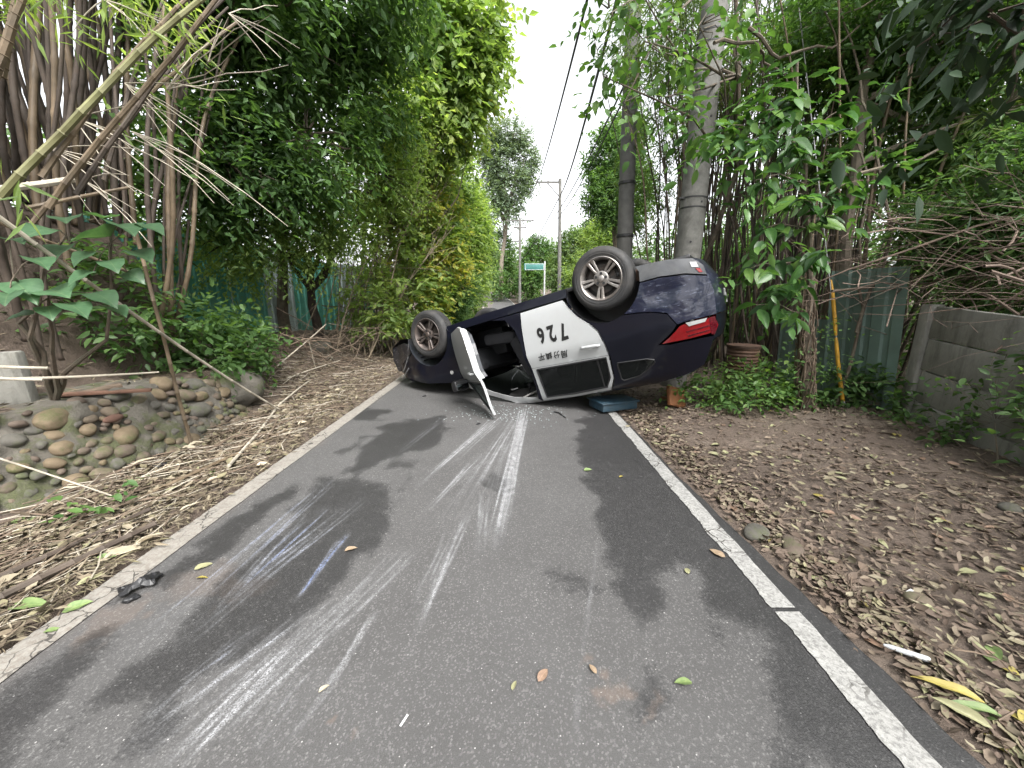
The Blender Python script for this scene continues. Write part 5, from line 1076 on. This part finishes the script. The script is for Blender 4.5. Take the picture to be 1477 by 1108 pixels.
ML_B = big_leaf_mat('mallow_leaf', (.045, .10, .05), (.075, .145, .072), (.12, .18, .09)); ML_G = big_leaf_mat('sapling_leaf', (.035, .095, .025), (.065, .15, .035), (.11, .19, .06), .4); ML_Y = big_leaf_mat('young_sapling_leaf', (.075, .16, .035), (.125, .22, .045), (.17, .25, .07), .45); ML_D = big_leaf_mat('shade_leaf', (.018, .055, .016), (.035, .085, .022), (.06, .11, .04), .25)
MALLOW = leaf_proto('leaf', 'lobed', [ML_B], 1); SAPL = leaf_proto('leaf', 'oval', [ML_G, ML_G, ML_Y, ML_D], 2, 8); SHADE = leaf_proto('leaf', 'oval', [ML_D], 3)
def hang(T, protos, q, d_, up, ln, wd, r_): put('leaf', protos[r_.integers(len(protos))], q, T, (ln, wd, ln), frame(d_, up))
# broad leaved branch in the left foreground
r_ = np.random.default_rng(61); T = thing('broad_leaved_shrub', (-3.9, 3.1, .6), 'shrub with large soft grey green leaves in front of the dark bank', 'shrub'); s_ = MB()
ML = [((30, 412), 74, 2.5), ((80, 420), 82, 2.55), ((105, 440), 66, 2.5), ((145, 425), 62, 2.6), ((120, 395), 52, 2.6), ((90, 358), 66, 2.7), ((140, 340), 78, 2.7), ((178, 325), 72, 2.75), ((200, 365), 58, 2.8), ((60, 330), 62, 2.6), ((95, 315), 58, 2.65), ((150, 312), 54, 2.75), ((215, 325), 52, 2.85), ((55, 375), 56, 2.5), ((125, 365), 58, 2.65), ((10, 425), 62, 2.4), ((165, 445), 50, 2.7), ((35, 455), 46, 2.5), ((20, 345), 50, 2.5), ((190, 395), 44, 2.8), ((70, 445), 48, 2.55), ((160, 378), 50, 2.7)]
root = np.array([-3.75, 3.05, .6]); hubs = [at(95, 340, 2.75), at(70, 430, 2.6), at(160, 350, 2.8), at(20, 400, 2.5)]
for h_ in hubs: s_.tube(wob(root, h_, 7, .25, int(abs(h_[0] * 100))), list(np.linspace(.022, .007, 7)), 6)
for (px, py), w_, Y in ML:
    q = at(px, py, Y); h_ = hubs[int(np.argmin([np.linalg.norm(q - k_) for k_ in hubs]))]; dv = (q - h_) * [1.3, .5, .1]; d_ = norm(norm(dv) + np.array([r_.normal() * .2, -.35, -.12 - .15 * r_.random()])); ln = w_ * pxm(Y) * .66
    b0 = q - d_ * ln * .35; s_.tube([h_, (h_ + b0) / 2 + [0, 0, .02], b0], [.004, .0035, .003], 5, False); hang(T, MALLOW, b0, d_, norm(np.array([r_.normal() * .22, -.16 + r_.normal() * .15, 1.])), ln, ln * .9, r_)
s_.build('stems', BARK, T)
# leafy sapling on the right
r_ = np.random.default_rng(62); sb_ = np.array([3.68, 4.62, -.05]); T = thing('leafy_sapling', sb_, 'sapling with long glossy green leaves and a vine wrapped trunk', 'tree'); s_ = MB()
tp_ = at(1150, 90, 4.5); tr_ = wob(sb_, at(1165, 330, 4.6), 8, .05, 4); s_.tube(tr_, list(np.linspace(.055, .035, 8)), 9); tr2 = wob(tr_[-1], tp_, 8, .08, 5); s_.tube(tr2, list(np.linspace(.033, .012, 8)), 7)
BR = [((1100, 160), 4.2), ((1065, 210), 4.2), ((1090, 260), 4.1), ((1130, 200), 4.1), ((1180, 180), 4.3), ((1230, 150), 4.4), ((1210, 240), 4.3), ((1150, 280), 4.1), ((1100, 330), 4.2), ((1075, 390), 4.25), ((1120, 410), 4.2), ((1170, 370), 4.1), ((1200, 300), 4.2), ((1140, 130), 4.3), ((1260, 260), 4.5), ((1050, 180), 4.3), ((1010, 200), 4.4), ((1090, 440), 4.3)]
allT = np.concatenate([tr_[4:], tr2]); nleaf = 0
for (px, py), Y in BR:
    e = at(px, py, Y); k_ = int(np.argmin(np.linalg.norm(allT - (e + [0, 0, -.12]), axis=1))); a = allT[k_]; br = wob(a, e, 6, .15, px); s_.tube(br, [.011, .009, .008, .006, .005, .003], 5, False)
    for j in range(14):
        f = .2 + .8 * (j + .5) / 14; q = a + (e - a) * f + r_.normal(size=3) * .035; dv = (e - a) / np.linalg.norm(e - a); sd = norm(np.cross(dv, [0, 0, 1.])) * (1 if j % 2 else -1)
        d_ = norm(dv * .5 + sd * .75 + np.array([0, -.15, -.55]) + r_.normal(size=3) * .25); ln = r_.uniform(.12, .30); hang(T, SAPL, q, d_, norm(np.array([0, -.35, 1.]) + r_.normal(size=3) * .35), ln, ln * r_.uniform(.36, .48), r_); nleaf += 1
s_.build('trunk', BARK, T)
foliage('foliage', [blob(*b_[0], b_[1], 34, 30) for b_ in BR], 90, 7, .13, LF['glossy'], T, 89, 'ovate', .42, .5, .3, 3, .3)
s_ = MB()
for k_ in range(26):
    a0 = r_.uniform(0, 6.3); z0 = r_.uniform(0, .4); P_ = []
    for f in np.linspace(0, 1, 12):
        z_ = z0 + f * r_.uniform(.7, 1.5); a = a0 + f * r_.uniform(2, 5); c_ = sb_ + (tr_[-1] - sb_) * min(1, z_ / 2.1); rr_ = .065 + .05 * r_.random(); P_.append(c_ + [rr_ * math.cos(a), rr_ * math.sin(a), 0])
    s_.tube(P_, [.007] * 6 + [.005] * 6, 5, False)
s_.build('vines', TWIG, T)['kind'] = 'stuff'
foliage('vine_leaves', [(sb_ + np.array([0, 0, z_]), np.array([.16, .16, .30])) for z_ in (.4, .8, 1.2)], 60, 6, .05, LF['dark'], T, 88, 'ovate', .5)
# low plants
def low(name, blobs, n, ln, mat, label, seed, base, kind='ovate', asp=.5, cat='shrub', **kw):
    return plant(name, base, blobs, label, cat, mat, n, 7, ln, seed, None, False, .010, kind=kind, asp=asp, crown='foliage', ntwig=40, **kw)
low('undergrowth', [((2.95, 4.75, .18), (.42, .30, .26)), ((3.35, 4.95, .22), (.40, .30, .30)), ((2.55, 5.1, .15), (.35, .25, .22))], 420, .075, 'mid', 'low leafy undergrowth between the car tail and the sapling', 441, (3.0, 4.9))
low('undergrowth', [((4.4, 4.42, .20), (.18, .2, .30)), ((4.25, 4.85, .22), (.22, .2, .30)), ((3.9, 4.9, .30), (.3, .2, .36))], 330, .085, 'dark', 'dark leafy plants at the foot of the grey green sheet', 442, (4.05, 4.7))
low('undergrowth', [((4.1, 3.75, .08), (.14, .35, .10))], 70, .06, 'dark', 'sparse creeper leaves along the foot of the concrete wall', 443, (4.12, 3.7))
low('wall_creeper', [((4.14, 3.15, .40), (.10, .35, .45)), ((4.02, 2.6, .35), (.10, .30, .42)), ((4.3, 3.8, .3), (.08, .25, .35))], 100, .075, 'dark', 'straggling creeper climbing the face of the concrete wall', 444, (4.0, 2.9), cat='creeper')
low('undergrowth', [((-4.0, 4.9, .95), (.4, .5, .40)), ((-4.0, 5.4, .75), (.5, .5, .40)), ((-3.7, 4.6, .72), (.35, .3, .25)), ((-4.25, 4.2, 1.35), (.3, .5, .5))], 620, .10, 'dark', 'dark glossy undergrowth above the far end of the cobble wall', 445, (-4.2, 5.0))
low('weed', [((-2.62, 2.30, .06), (.10, .07, .06))], 22, .07, 'mid', 'small green weed growing in the left litter near the canes', 447, (-2.62, 2.30), cat='plant')

# ------------------------------------------------------------------ fallen leaves: litter as ground cover, the larger leaves one by one
def scatter(name, n, xf, yr, mat, seed, ln, asp, kind, pw=1.6, lift=.012, dens=None, tilt=.35):
    r_ = np.random.default_rng(seed); y = yr[0] + (yr[1] - yr[0]) * r_.random(n * 3) ** pw; a, b = xf(y); x = a + (b - a) * r_.random(n * 3)
    k_ = np.ones(len(x), bool) if dens is None else r_.random(len(x)) < dens(x, y); x, y = x[k_][:n], y[k_][:n]; n_ = len(x)
    z = np.maximum(ground_h(x, y), np.where((x > -2.12) & (x < 1.40), .004, -1)) + lift * (.3 + r_.random(n_)); th = r_.uniform(0, 2 * math.pi, n_)
    D = np.stack([np.cos(th), np.sin(th), r_.normal(size=n_) * tilt * .6], -1); Nn = np.array([0, 0, 1.]) + r_.normal(size=(n_, 3)) * tilt
    l_ = ln[0] + (ln[1] - ln[0]) * r_.random(n_) ** 1.8; w_ = l_ * r_.uniform(*asp, n_)
    return tag(link(name, leaves_mesh(name, np.stack([x, y, z], -1), D, Nn, l_, w_, kind), None, [mat]), kind='stuff')
pt = lambda x, y: .10 + .9 * sstep(.42, .62, fbm(np.stack([x, y], -1), 1.3, 55)) + .7 * (1 - sstep(1.5, 2.1, x))
scatter('leaf_litter', 26000, lambda y: (-3.16 - .69 * sstep(4.8, 6, y) - .8 * sstep(6, 9, y), -2.10 + .0 * y), (.9, 14), LITTER_L, 501, (.04, .12), (.07, .16), 'rhomb', 1.7, .03)
scatter('leaf_litter', 9000, lambda y: (-3.14 - 1.6 * sstep(5, 7, y), -2.13 + .0 * y), (.9, 14), LITTER_L, 502, (.035, .085), (.35, .6), 'curl', 1.7, .035, lambda x, y: .25 + .75 * sstep(.1, .5, -2.1 - x))
scatter('leaf_litter', 6500, lambda y: (1.42 + .06 * np.clip(3.2 - y, 0, 2.4), 4.4 + 0 * y), (.7, 7.5), LITTER_R, 503, (.022, .080), (.35, .6), 'curl', 1.3, .022, pt)
scatter('leaf_litter', 9000, lambda y: (1.40 + .06 * np.clip(3.2 - y, 0, 2.4), 4.4 + 0 * y), (.7, 7.5), LITTER_R, 504, (.012, .075), (.12, .4), 'rhomb', 1.3, .014)
scatter('leaf_litter', 2600, lambda y: (1.33 + .05 * np.clip(3.2 - y, 0, 2.4), 1.75 + 0 * y), (.8, 6.5), LITTER_R, 505, (.03, .075), (.35, .6), 'curl', 1.2, .02, lambda x, y: sstep(1.36 + .06 * np.clip(3.2 - y, 0, 2.4), 1.6, x) + .04)
scatter('leaf_litter', 3500, lambda y: (-6 + 0 * y, -3.6 + 0 * y), (1.2, 5), LITTER_L, 506, (.05, .16), (.08, .2), 'rhomb', 1, .03)
def twigs(name, n, xf, yr, mat, seed, ln, r0):
    r_ = np.random.default_rng(seed); mb_ = MB()
    for _ in range(n):
        y = yr[0] + (yr[1] - yr[0]) * r_.random() ** 1.5; a, b = xf(y); x = a + (b - a) * r_.random(); th = r_.normal() * .7 + 1.1; l_ = r_.uniform(*ln); d_ = np.array([math.cos(th), math.sin(th), r_.normal() * .08]) * l_ / 2
        c_ = np.array([x, y, 0]); A, B = c_ - d_, c_ + d_
        for q in (A, B): q[2] = float(ground_h(q[0], q[1])) + .02 + .03 * r_.random()
        if A[0] > -2.12 and A[0] < 1.4 or B[0] > -2.12 and B[0] < 1.4: continue
        q = r_.uniform(.3, 1) * r0; mb_.tube(wob(A, B, 4, .12, int(r_.integers(9999))), [q, q, q * .8, q * .5], 4, False)
    return tag(mb_.build(name, mat), kind='stuff')
twigs('twig_litter', 620, lambda y: (-3.2 - 1.0 * (y > 5), -2.2), (1.0, 9), TWIG, 601, (.2, .9), .007); twigs('twig_litter', 520, lambda y: (-3.2 - 1.0 * (y > 5), -2.2), (1.0, 9), TWIG_PALE, 602, (.12, .6), .005); twigs('twig_litter', 260, lambda y: (1.6, 4.2), (.9, 6), TWIG, 603, (.08, .4), .0045)
def fl_mat(name, c0, c1):
    m, t, o = new_mat(name); p = N(t, 'BsdfPrincipled', Roughness=.6); c = objc(t); cc = ramp(t, noise(t, 4, 5, .65, c), [(.32, c0), (.68, c1)])
    sx = N(t, 'SeparateXYZ'); L(t, c, sx.inputs[0]); mid = math_(t, 'LESS_THAN', math_(t, 'ABSOLUTE', sx.outputs[1]), .015); cc = mix(t, math_(t, 'MULTIPLY', mid, .5), cc, tuple(min(1, q * 1.6) for q in c1))
    L(t, cc, p.inputs['Base Color']); L(t, p.outputs[0], o.inputs[0]); return m
FL = {'tan': fl_mat('tan_fallen_leaf', (.18, .125, .08), (.28, .21, .14)), 'brown': fl_mat('brown_fallen_leaf', (.13, .08, .055), (.24, .16, .11)), 'pale': fl_mat('pale_fallen_leaf', (.19, .19, .10), (.28, .27, .155)), 'yellow': fl_mat('yellow_fallen_leaf', (.22, .18, .04), (.32, .265, .07)), 'green': fl_mat('green_fallen_leaf', (.085, .14, .045), (.16, .21, .075)), 'straw': fl_mat('straw_sheath', (.30, .26, .18), (.40, .35, .26))}
FP = {k_: leaf_proto('fallen_leaf', 'oval', [v], 70 + i_, 3) for i_, (k_, v) in enumerate(FL.items())}
r_ = np.random.default_rng(71)
def drop(x, y, kind, ln, wd=None, rz=None, label=None, group=None, lift=.012, name='fallen_leaf'):
    z = max(float(ground_h(x, y)), .004 if -2.12 < x < 1.42 else -1) + lift; rz = r_.uniform(0, 6.28) if rz is None else rz
    o_ = put(name, FP[kind][r_.integers(3)], (x, y, z), None, (ln, wd or ln * r_.uniform(.36, .55), ln * .8), rotz(rz) @ rotx(r_.normal() * .2) @ roty(-.12)); return tag(o_, label, 'leaf', group)
for kind, n_, lab in (('pale', 70, 'pale olive fallen leaf on the brown verge to the right'), ('yellow', 22, 'yellow fallen leaf on the brown verge to the right'), ('brown', 34, 'larger brown fallen leaf on the verge to the right'), ('green', 12, 'greenish fallen leaf on the brown verge to the right')):
    for k_ in range(n_):
        y = .9 + 4.2 * r_.random() ** 1.4; e = 1.45 + .06 * max(0, 3.2 - y); x = e + (min(3.9, 1.25 * y + .6) - e) * r_.random() ** 1.3; drop(x, y, kind, r_.uniform(.05, .105), None, None, lab, kind + ' fallen leaves on the right verge')
for kind, n_, lab in (('straw', 40, 'straw coloured bamboo sheath lying in the litter to the left'), ('pale', 22, 'pale olive fallen leaf in the straw litter to the left'), ('green', 8, 'greenish fallen leaf in the straw litter to the left')):
    for k_ in range(n_):
        y = 1.3 + 4.5 * r_.random() ** 1.3; x = -2.2 - (min(3.45, 1.3 * y) - 2.2) * r_.random(); 
        if x < -3.4 or x > -2.16: continue
        drop(x, y, kind, r_.uniform(.10, .2) if kind == 'straw' else r_.uniform(.07, .12), r_.uniform(.018, .035) if kind == 'straw' else None, r_.uniform(.6, 1.6) if kind == 'straw' else None, lab, kind + ' litter pieces on the left verge', .03, 'bamboo_sheath' if kind == 'straw' else 'fallen_leaf')
for (px, py), kind, ln, rz, lab in (((497, 797), 'tan', .07, .5, 'curled tan leaf lying alone on the damp asphalt'), ((280, 824), 'pale', .085, .9, 'pale green leaf on the asphalt near the black fragment'), ((283, 836), 'yellow', .055, .2, 'small yellowish leaf just below the pale green one'), ((993, 830), 'pale', .055, 1.4, 'light green oval leaf on the right half of the road'),
    ((998, 987), 'green', .07, 3.2, 'rolled dull green leaf on the asphalt at lower right'), ((776, 986), 'brown', .065, .9, 'dry brown lobed leaf on the asphalt at bottom centre'), ((739, 999), 'pale', .04, 1.2, 'small yellow green leaf beside the dry brown lobed leaf'), ((460, 1002), 'straw', .04, .9, 'tiny dry curl of leaf at the lower left of centre'),
    ((1046, 806), 'tan', .09, 2.2, 'reddish tan leaf lying across the white line'), ((842, 680), 'green', .07, .1, 'flat grey green leaf on the road near the car'), ((893, 690), 'yellow', .05, .6, 'small yellow leaf on the damp strip by the white line'), ((90, 886), 'green', .10, .7, 'green leaf resting on the left road line'), ((63, 915), 'green', .06, .4, 'small dark green leaf resting on the left road line'), ((860, 975), 'tan', .045, 2., 'dry tan stalk of leaf by the round stain'),
    ((1420, 1025), 'yellow', .26, 2.5, 'long yellow strap leaf at the bottom right corner'), ((1445, 1045), 'green', .22, 2.75, 'green strap leaf overlapping the long yellow one'), ((1430, 1060), 'pale', .20, 2.3, 'pale strap leaf under the long yellow one'), ((20, 765), 'green', .16, .1, 'big pale green leaf in the litter at the far left'), ((15, 885), 'green', .15, .2, 'bright green broad leaf at the left picture edge')):
    q = on(px, py); drop(q[0], q[1], kind, ln * (.72 if 'strap' in lab else 1), ln * (.15 if 'strap' in lab else .5), rz, lab, None, .006 if -2.1 < q[0] < 1.4 else .03)

# ------------------------------------------------------------------ debris
r_ = np.random.default_rng(9)
def fragment(px, py, s, mat, label, seed, cat='debris', name='black_fragment'):
    q = on(px, py); me_ = lump(name, mat, seed, 3); co = np.array([v.co[:] for v in me_.vertices]); co = co * (1 + .9 * (fbm(co, 2.2, seed) - .5))[:, None]
    for v, c_ in zip(me_.vertices, co): v.co = c_
    q[2] = max(0, float(ground_h(q[0], q[1]))) + s[2] * .7; return tag(put(name, me_, q, None, s, rotz(.9)), label, cat)
q = on(206, 848); gu, gv = np.meshgrid(np.linspace(-1, 1, 15), np.linspace(-1, 1, 6)); sh = np.stack([gu, gv], -1)
zz = .045 * fbm(sh + 9, 2.2, 3) + .035 * (1 - np.abs(gv)) * (1 - gu ** 2) ; xx = gu * .085 + .02 * (vnoise(sh, 3, 8) - .5); yy = gv * (.035 + .015 * np.sin(gu * 5)) + .03 * gu ** 2
Mr = rotz(1.0); VV = np.stack([xx, yy, zz], -1).reshape(-1, 3) @ Mr.T + [q[0], q[1], .004]; i_ = np.arange(90).reshape(6, 15); FF = np.stack([i_[:-1, :-1], i_[:-1, 1:], i_[1:, 1:], i_[1:, :-1]], -1).reshape(-1, 4)
s_ = MB(); s_.add(list(VV), [tuple(f_) for f_ in FF]); s_.add(list(VV - [0, 0, .004]), [tuple(f_)[::-1] for f_ in FF]); tag(s_.build('black_fragment', BLACK, smooth=False), 'crumpled black plastic fragment beside the left road line', 'debris')
gl = MB(); rg = np.random.default_rng(44)
for _ in range(260):
    q = on(rg.normal(735, 45), rg.normal(597, 7)); 
    if not -2 < q[0] < 1.2: continue
    a = rg.uniform(0, 6.3); z_ = rg.uniform(.004, .012); l_ = rg.uniform(.004, .012); P_ = [q + np.array([l_ * math.cos(a + k_ * 2.1), l_ * math.sin(a + k_ * 2.1), z_ + rg.uniform(0, .006)]) for k_ in range(3)]; gl.add(P_ + [np.mean(P_, 0) + [0, 0, .005]], [(0, 1, 2), (0, 3, 1), (1, 3, 2), (2, 3, 0)])
tag(gl.build('broken_glass', simple('glass_crumbs', (.35, .40, .40), .15), smooth=False), kind='stuff')
fragment(690, 612, (.03, .015, .008), BLACK, 'small dark chip on the road just left of the hanging door tip', 15); fragment(612, 572, (.035, .02, .01), BLACK, 'dark plastic chip on the asphalt below the front wheel', 17); fragment(846, 1003, (.018, .01, .006), RED, 'tiny red chip', 19) if False else None
fragment(190, 866, (.03, .02, .015), BLACK, 'little black chip next to the crumpled fragment', 8)
fragment(230, 677, (.05, .04, .025), BLACK, 'dark clod beside the brown cane on the left verge', 11)
s_ = MB(); s_.tube([on(797, 595) + [0, 0, .012], on(806, 597) + [0, 0, .015], on(816, 604) + [0, 0, .01]], [.006, .009, .004], 6); tag(s_.build('trim_strip', BLACK), 'thin black strip of trim lying on the road by the car roof', 'debris')
s_ = MB(); q = on(1305, 948); q[2] = float(ground_h(q[0], q[1])) + .03; d_ = np.array([.06, -.035, 0]); s_.tube([q - d_, q - d_ * .7, q + d_ * .9, q + d_], [.004, .010, .012, .009], 10); tag(s_.build('plastic_tube', simple('white_plastic', (.5, .52, .54), .4)), 'small white plastic tube on the leaves near the asphalt edge', 'litter')
s_ = MB(); q = on(1313, 863); s_.box(q + [0, 0, .03], (.045, .03, .004), rotz(.4) @ rotx(.3)); tag(s_.build('paper_scrap', simple('white_paper', (.75, .75, .74), .7)), 'tiny white scrap beside the tan stone on the verge', 'litter')
s_ = MB(); q = on(583, 1041); s_.box(q + [0, 0, .006], (.007, .04, .003), rotz(-.4)); tag(s_.build('paper_scrap', simple('white_sliver', (.7, .7, .7), .6)), 'thin white sliver lying on the asphalt at bottom centre', 'litter')
# things wedged under and behind the car
T = thing('blue_crate', (1.33, 4.9, .02), 'blue grey crate wedged under the roof of the car', 'crate'); BL_ = simple('blue_painted_wood', (.02, .055, .085), .6, var=.3, dirt=(.08, .08, .07)); s_ = MB(); s_.box((1.33, 4.9, .08), (.52, .34, .10), rotz(.35), .012); s_.build('box', BL_, T)
s_ = MB()
s_.box((1.33, 4.9, .137), (.56, .38, .022), rotz(.35), .006); s_.build('lid', BL_, T)
T = thing('orange_board', (2.2, 5.0, 0), 'rust orange board leaning on the ground behind the car tail', 'board'); OR = simple('orange_paint', (.22, .085, .03), .7, var=.3, dirt=(.10, .06, .04)); s_ = MB(); s_.box((2.18, 4.95, .15), (.34, .05, .26), rotz(.5) @ roty(.3) @ rotx(-.4), .01); s_.build('board', OR, T)
s_ = MB(); s_.box((2.12, 5.08, .10), (.10, .16, .05), rotz(.5), .01); s_.build('bracket', OR, T)
T = thing('rusty_barrel', (3.35, 5.55, 0), 'ribbed rust brown barrel half hidden behind the leafy sapling', 'barrel'); s_ = MB(); pr = [(0, .8), (.2, .8)]
for k_ in range(16): z_ = .78 - k_ * .048; pr += [(.205, z_), (.215, z_ - .024)]
s_.lathe(pr + [(.2, 0)], 24, rotx(math.pi / 2), (3.35, 5.55, -.02)); s_.build('body', simple('rust_orange', (.12, .062, .038), .8, var=.35, dirt=(.08, .06, .05)), T)
s_ = MB(); s_.lathe([(.2, .80), (.222, .80), (.222, .77), (.2, .77)], 24, rotx(math.pi / 2), (3.35, 5.55, -.02)); s_.build('rim', RUST, T)
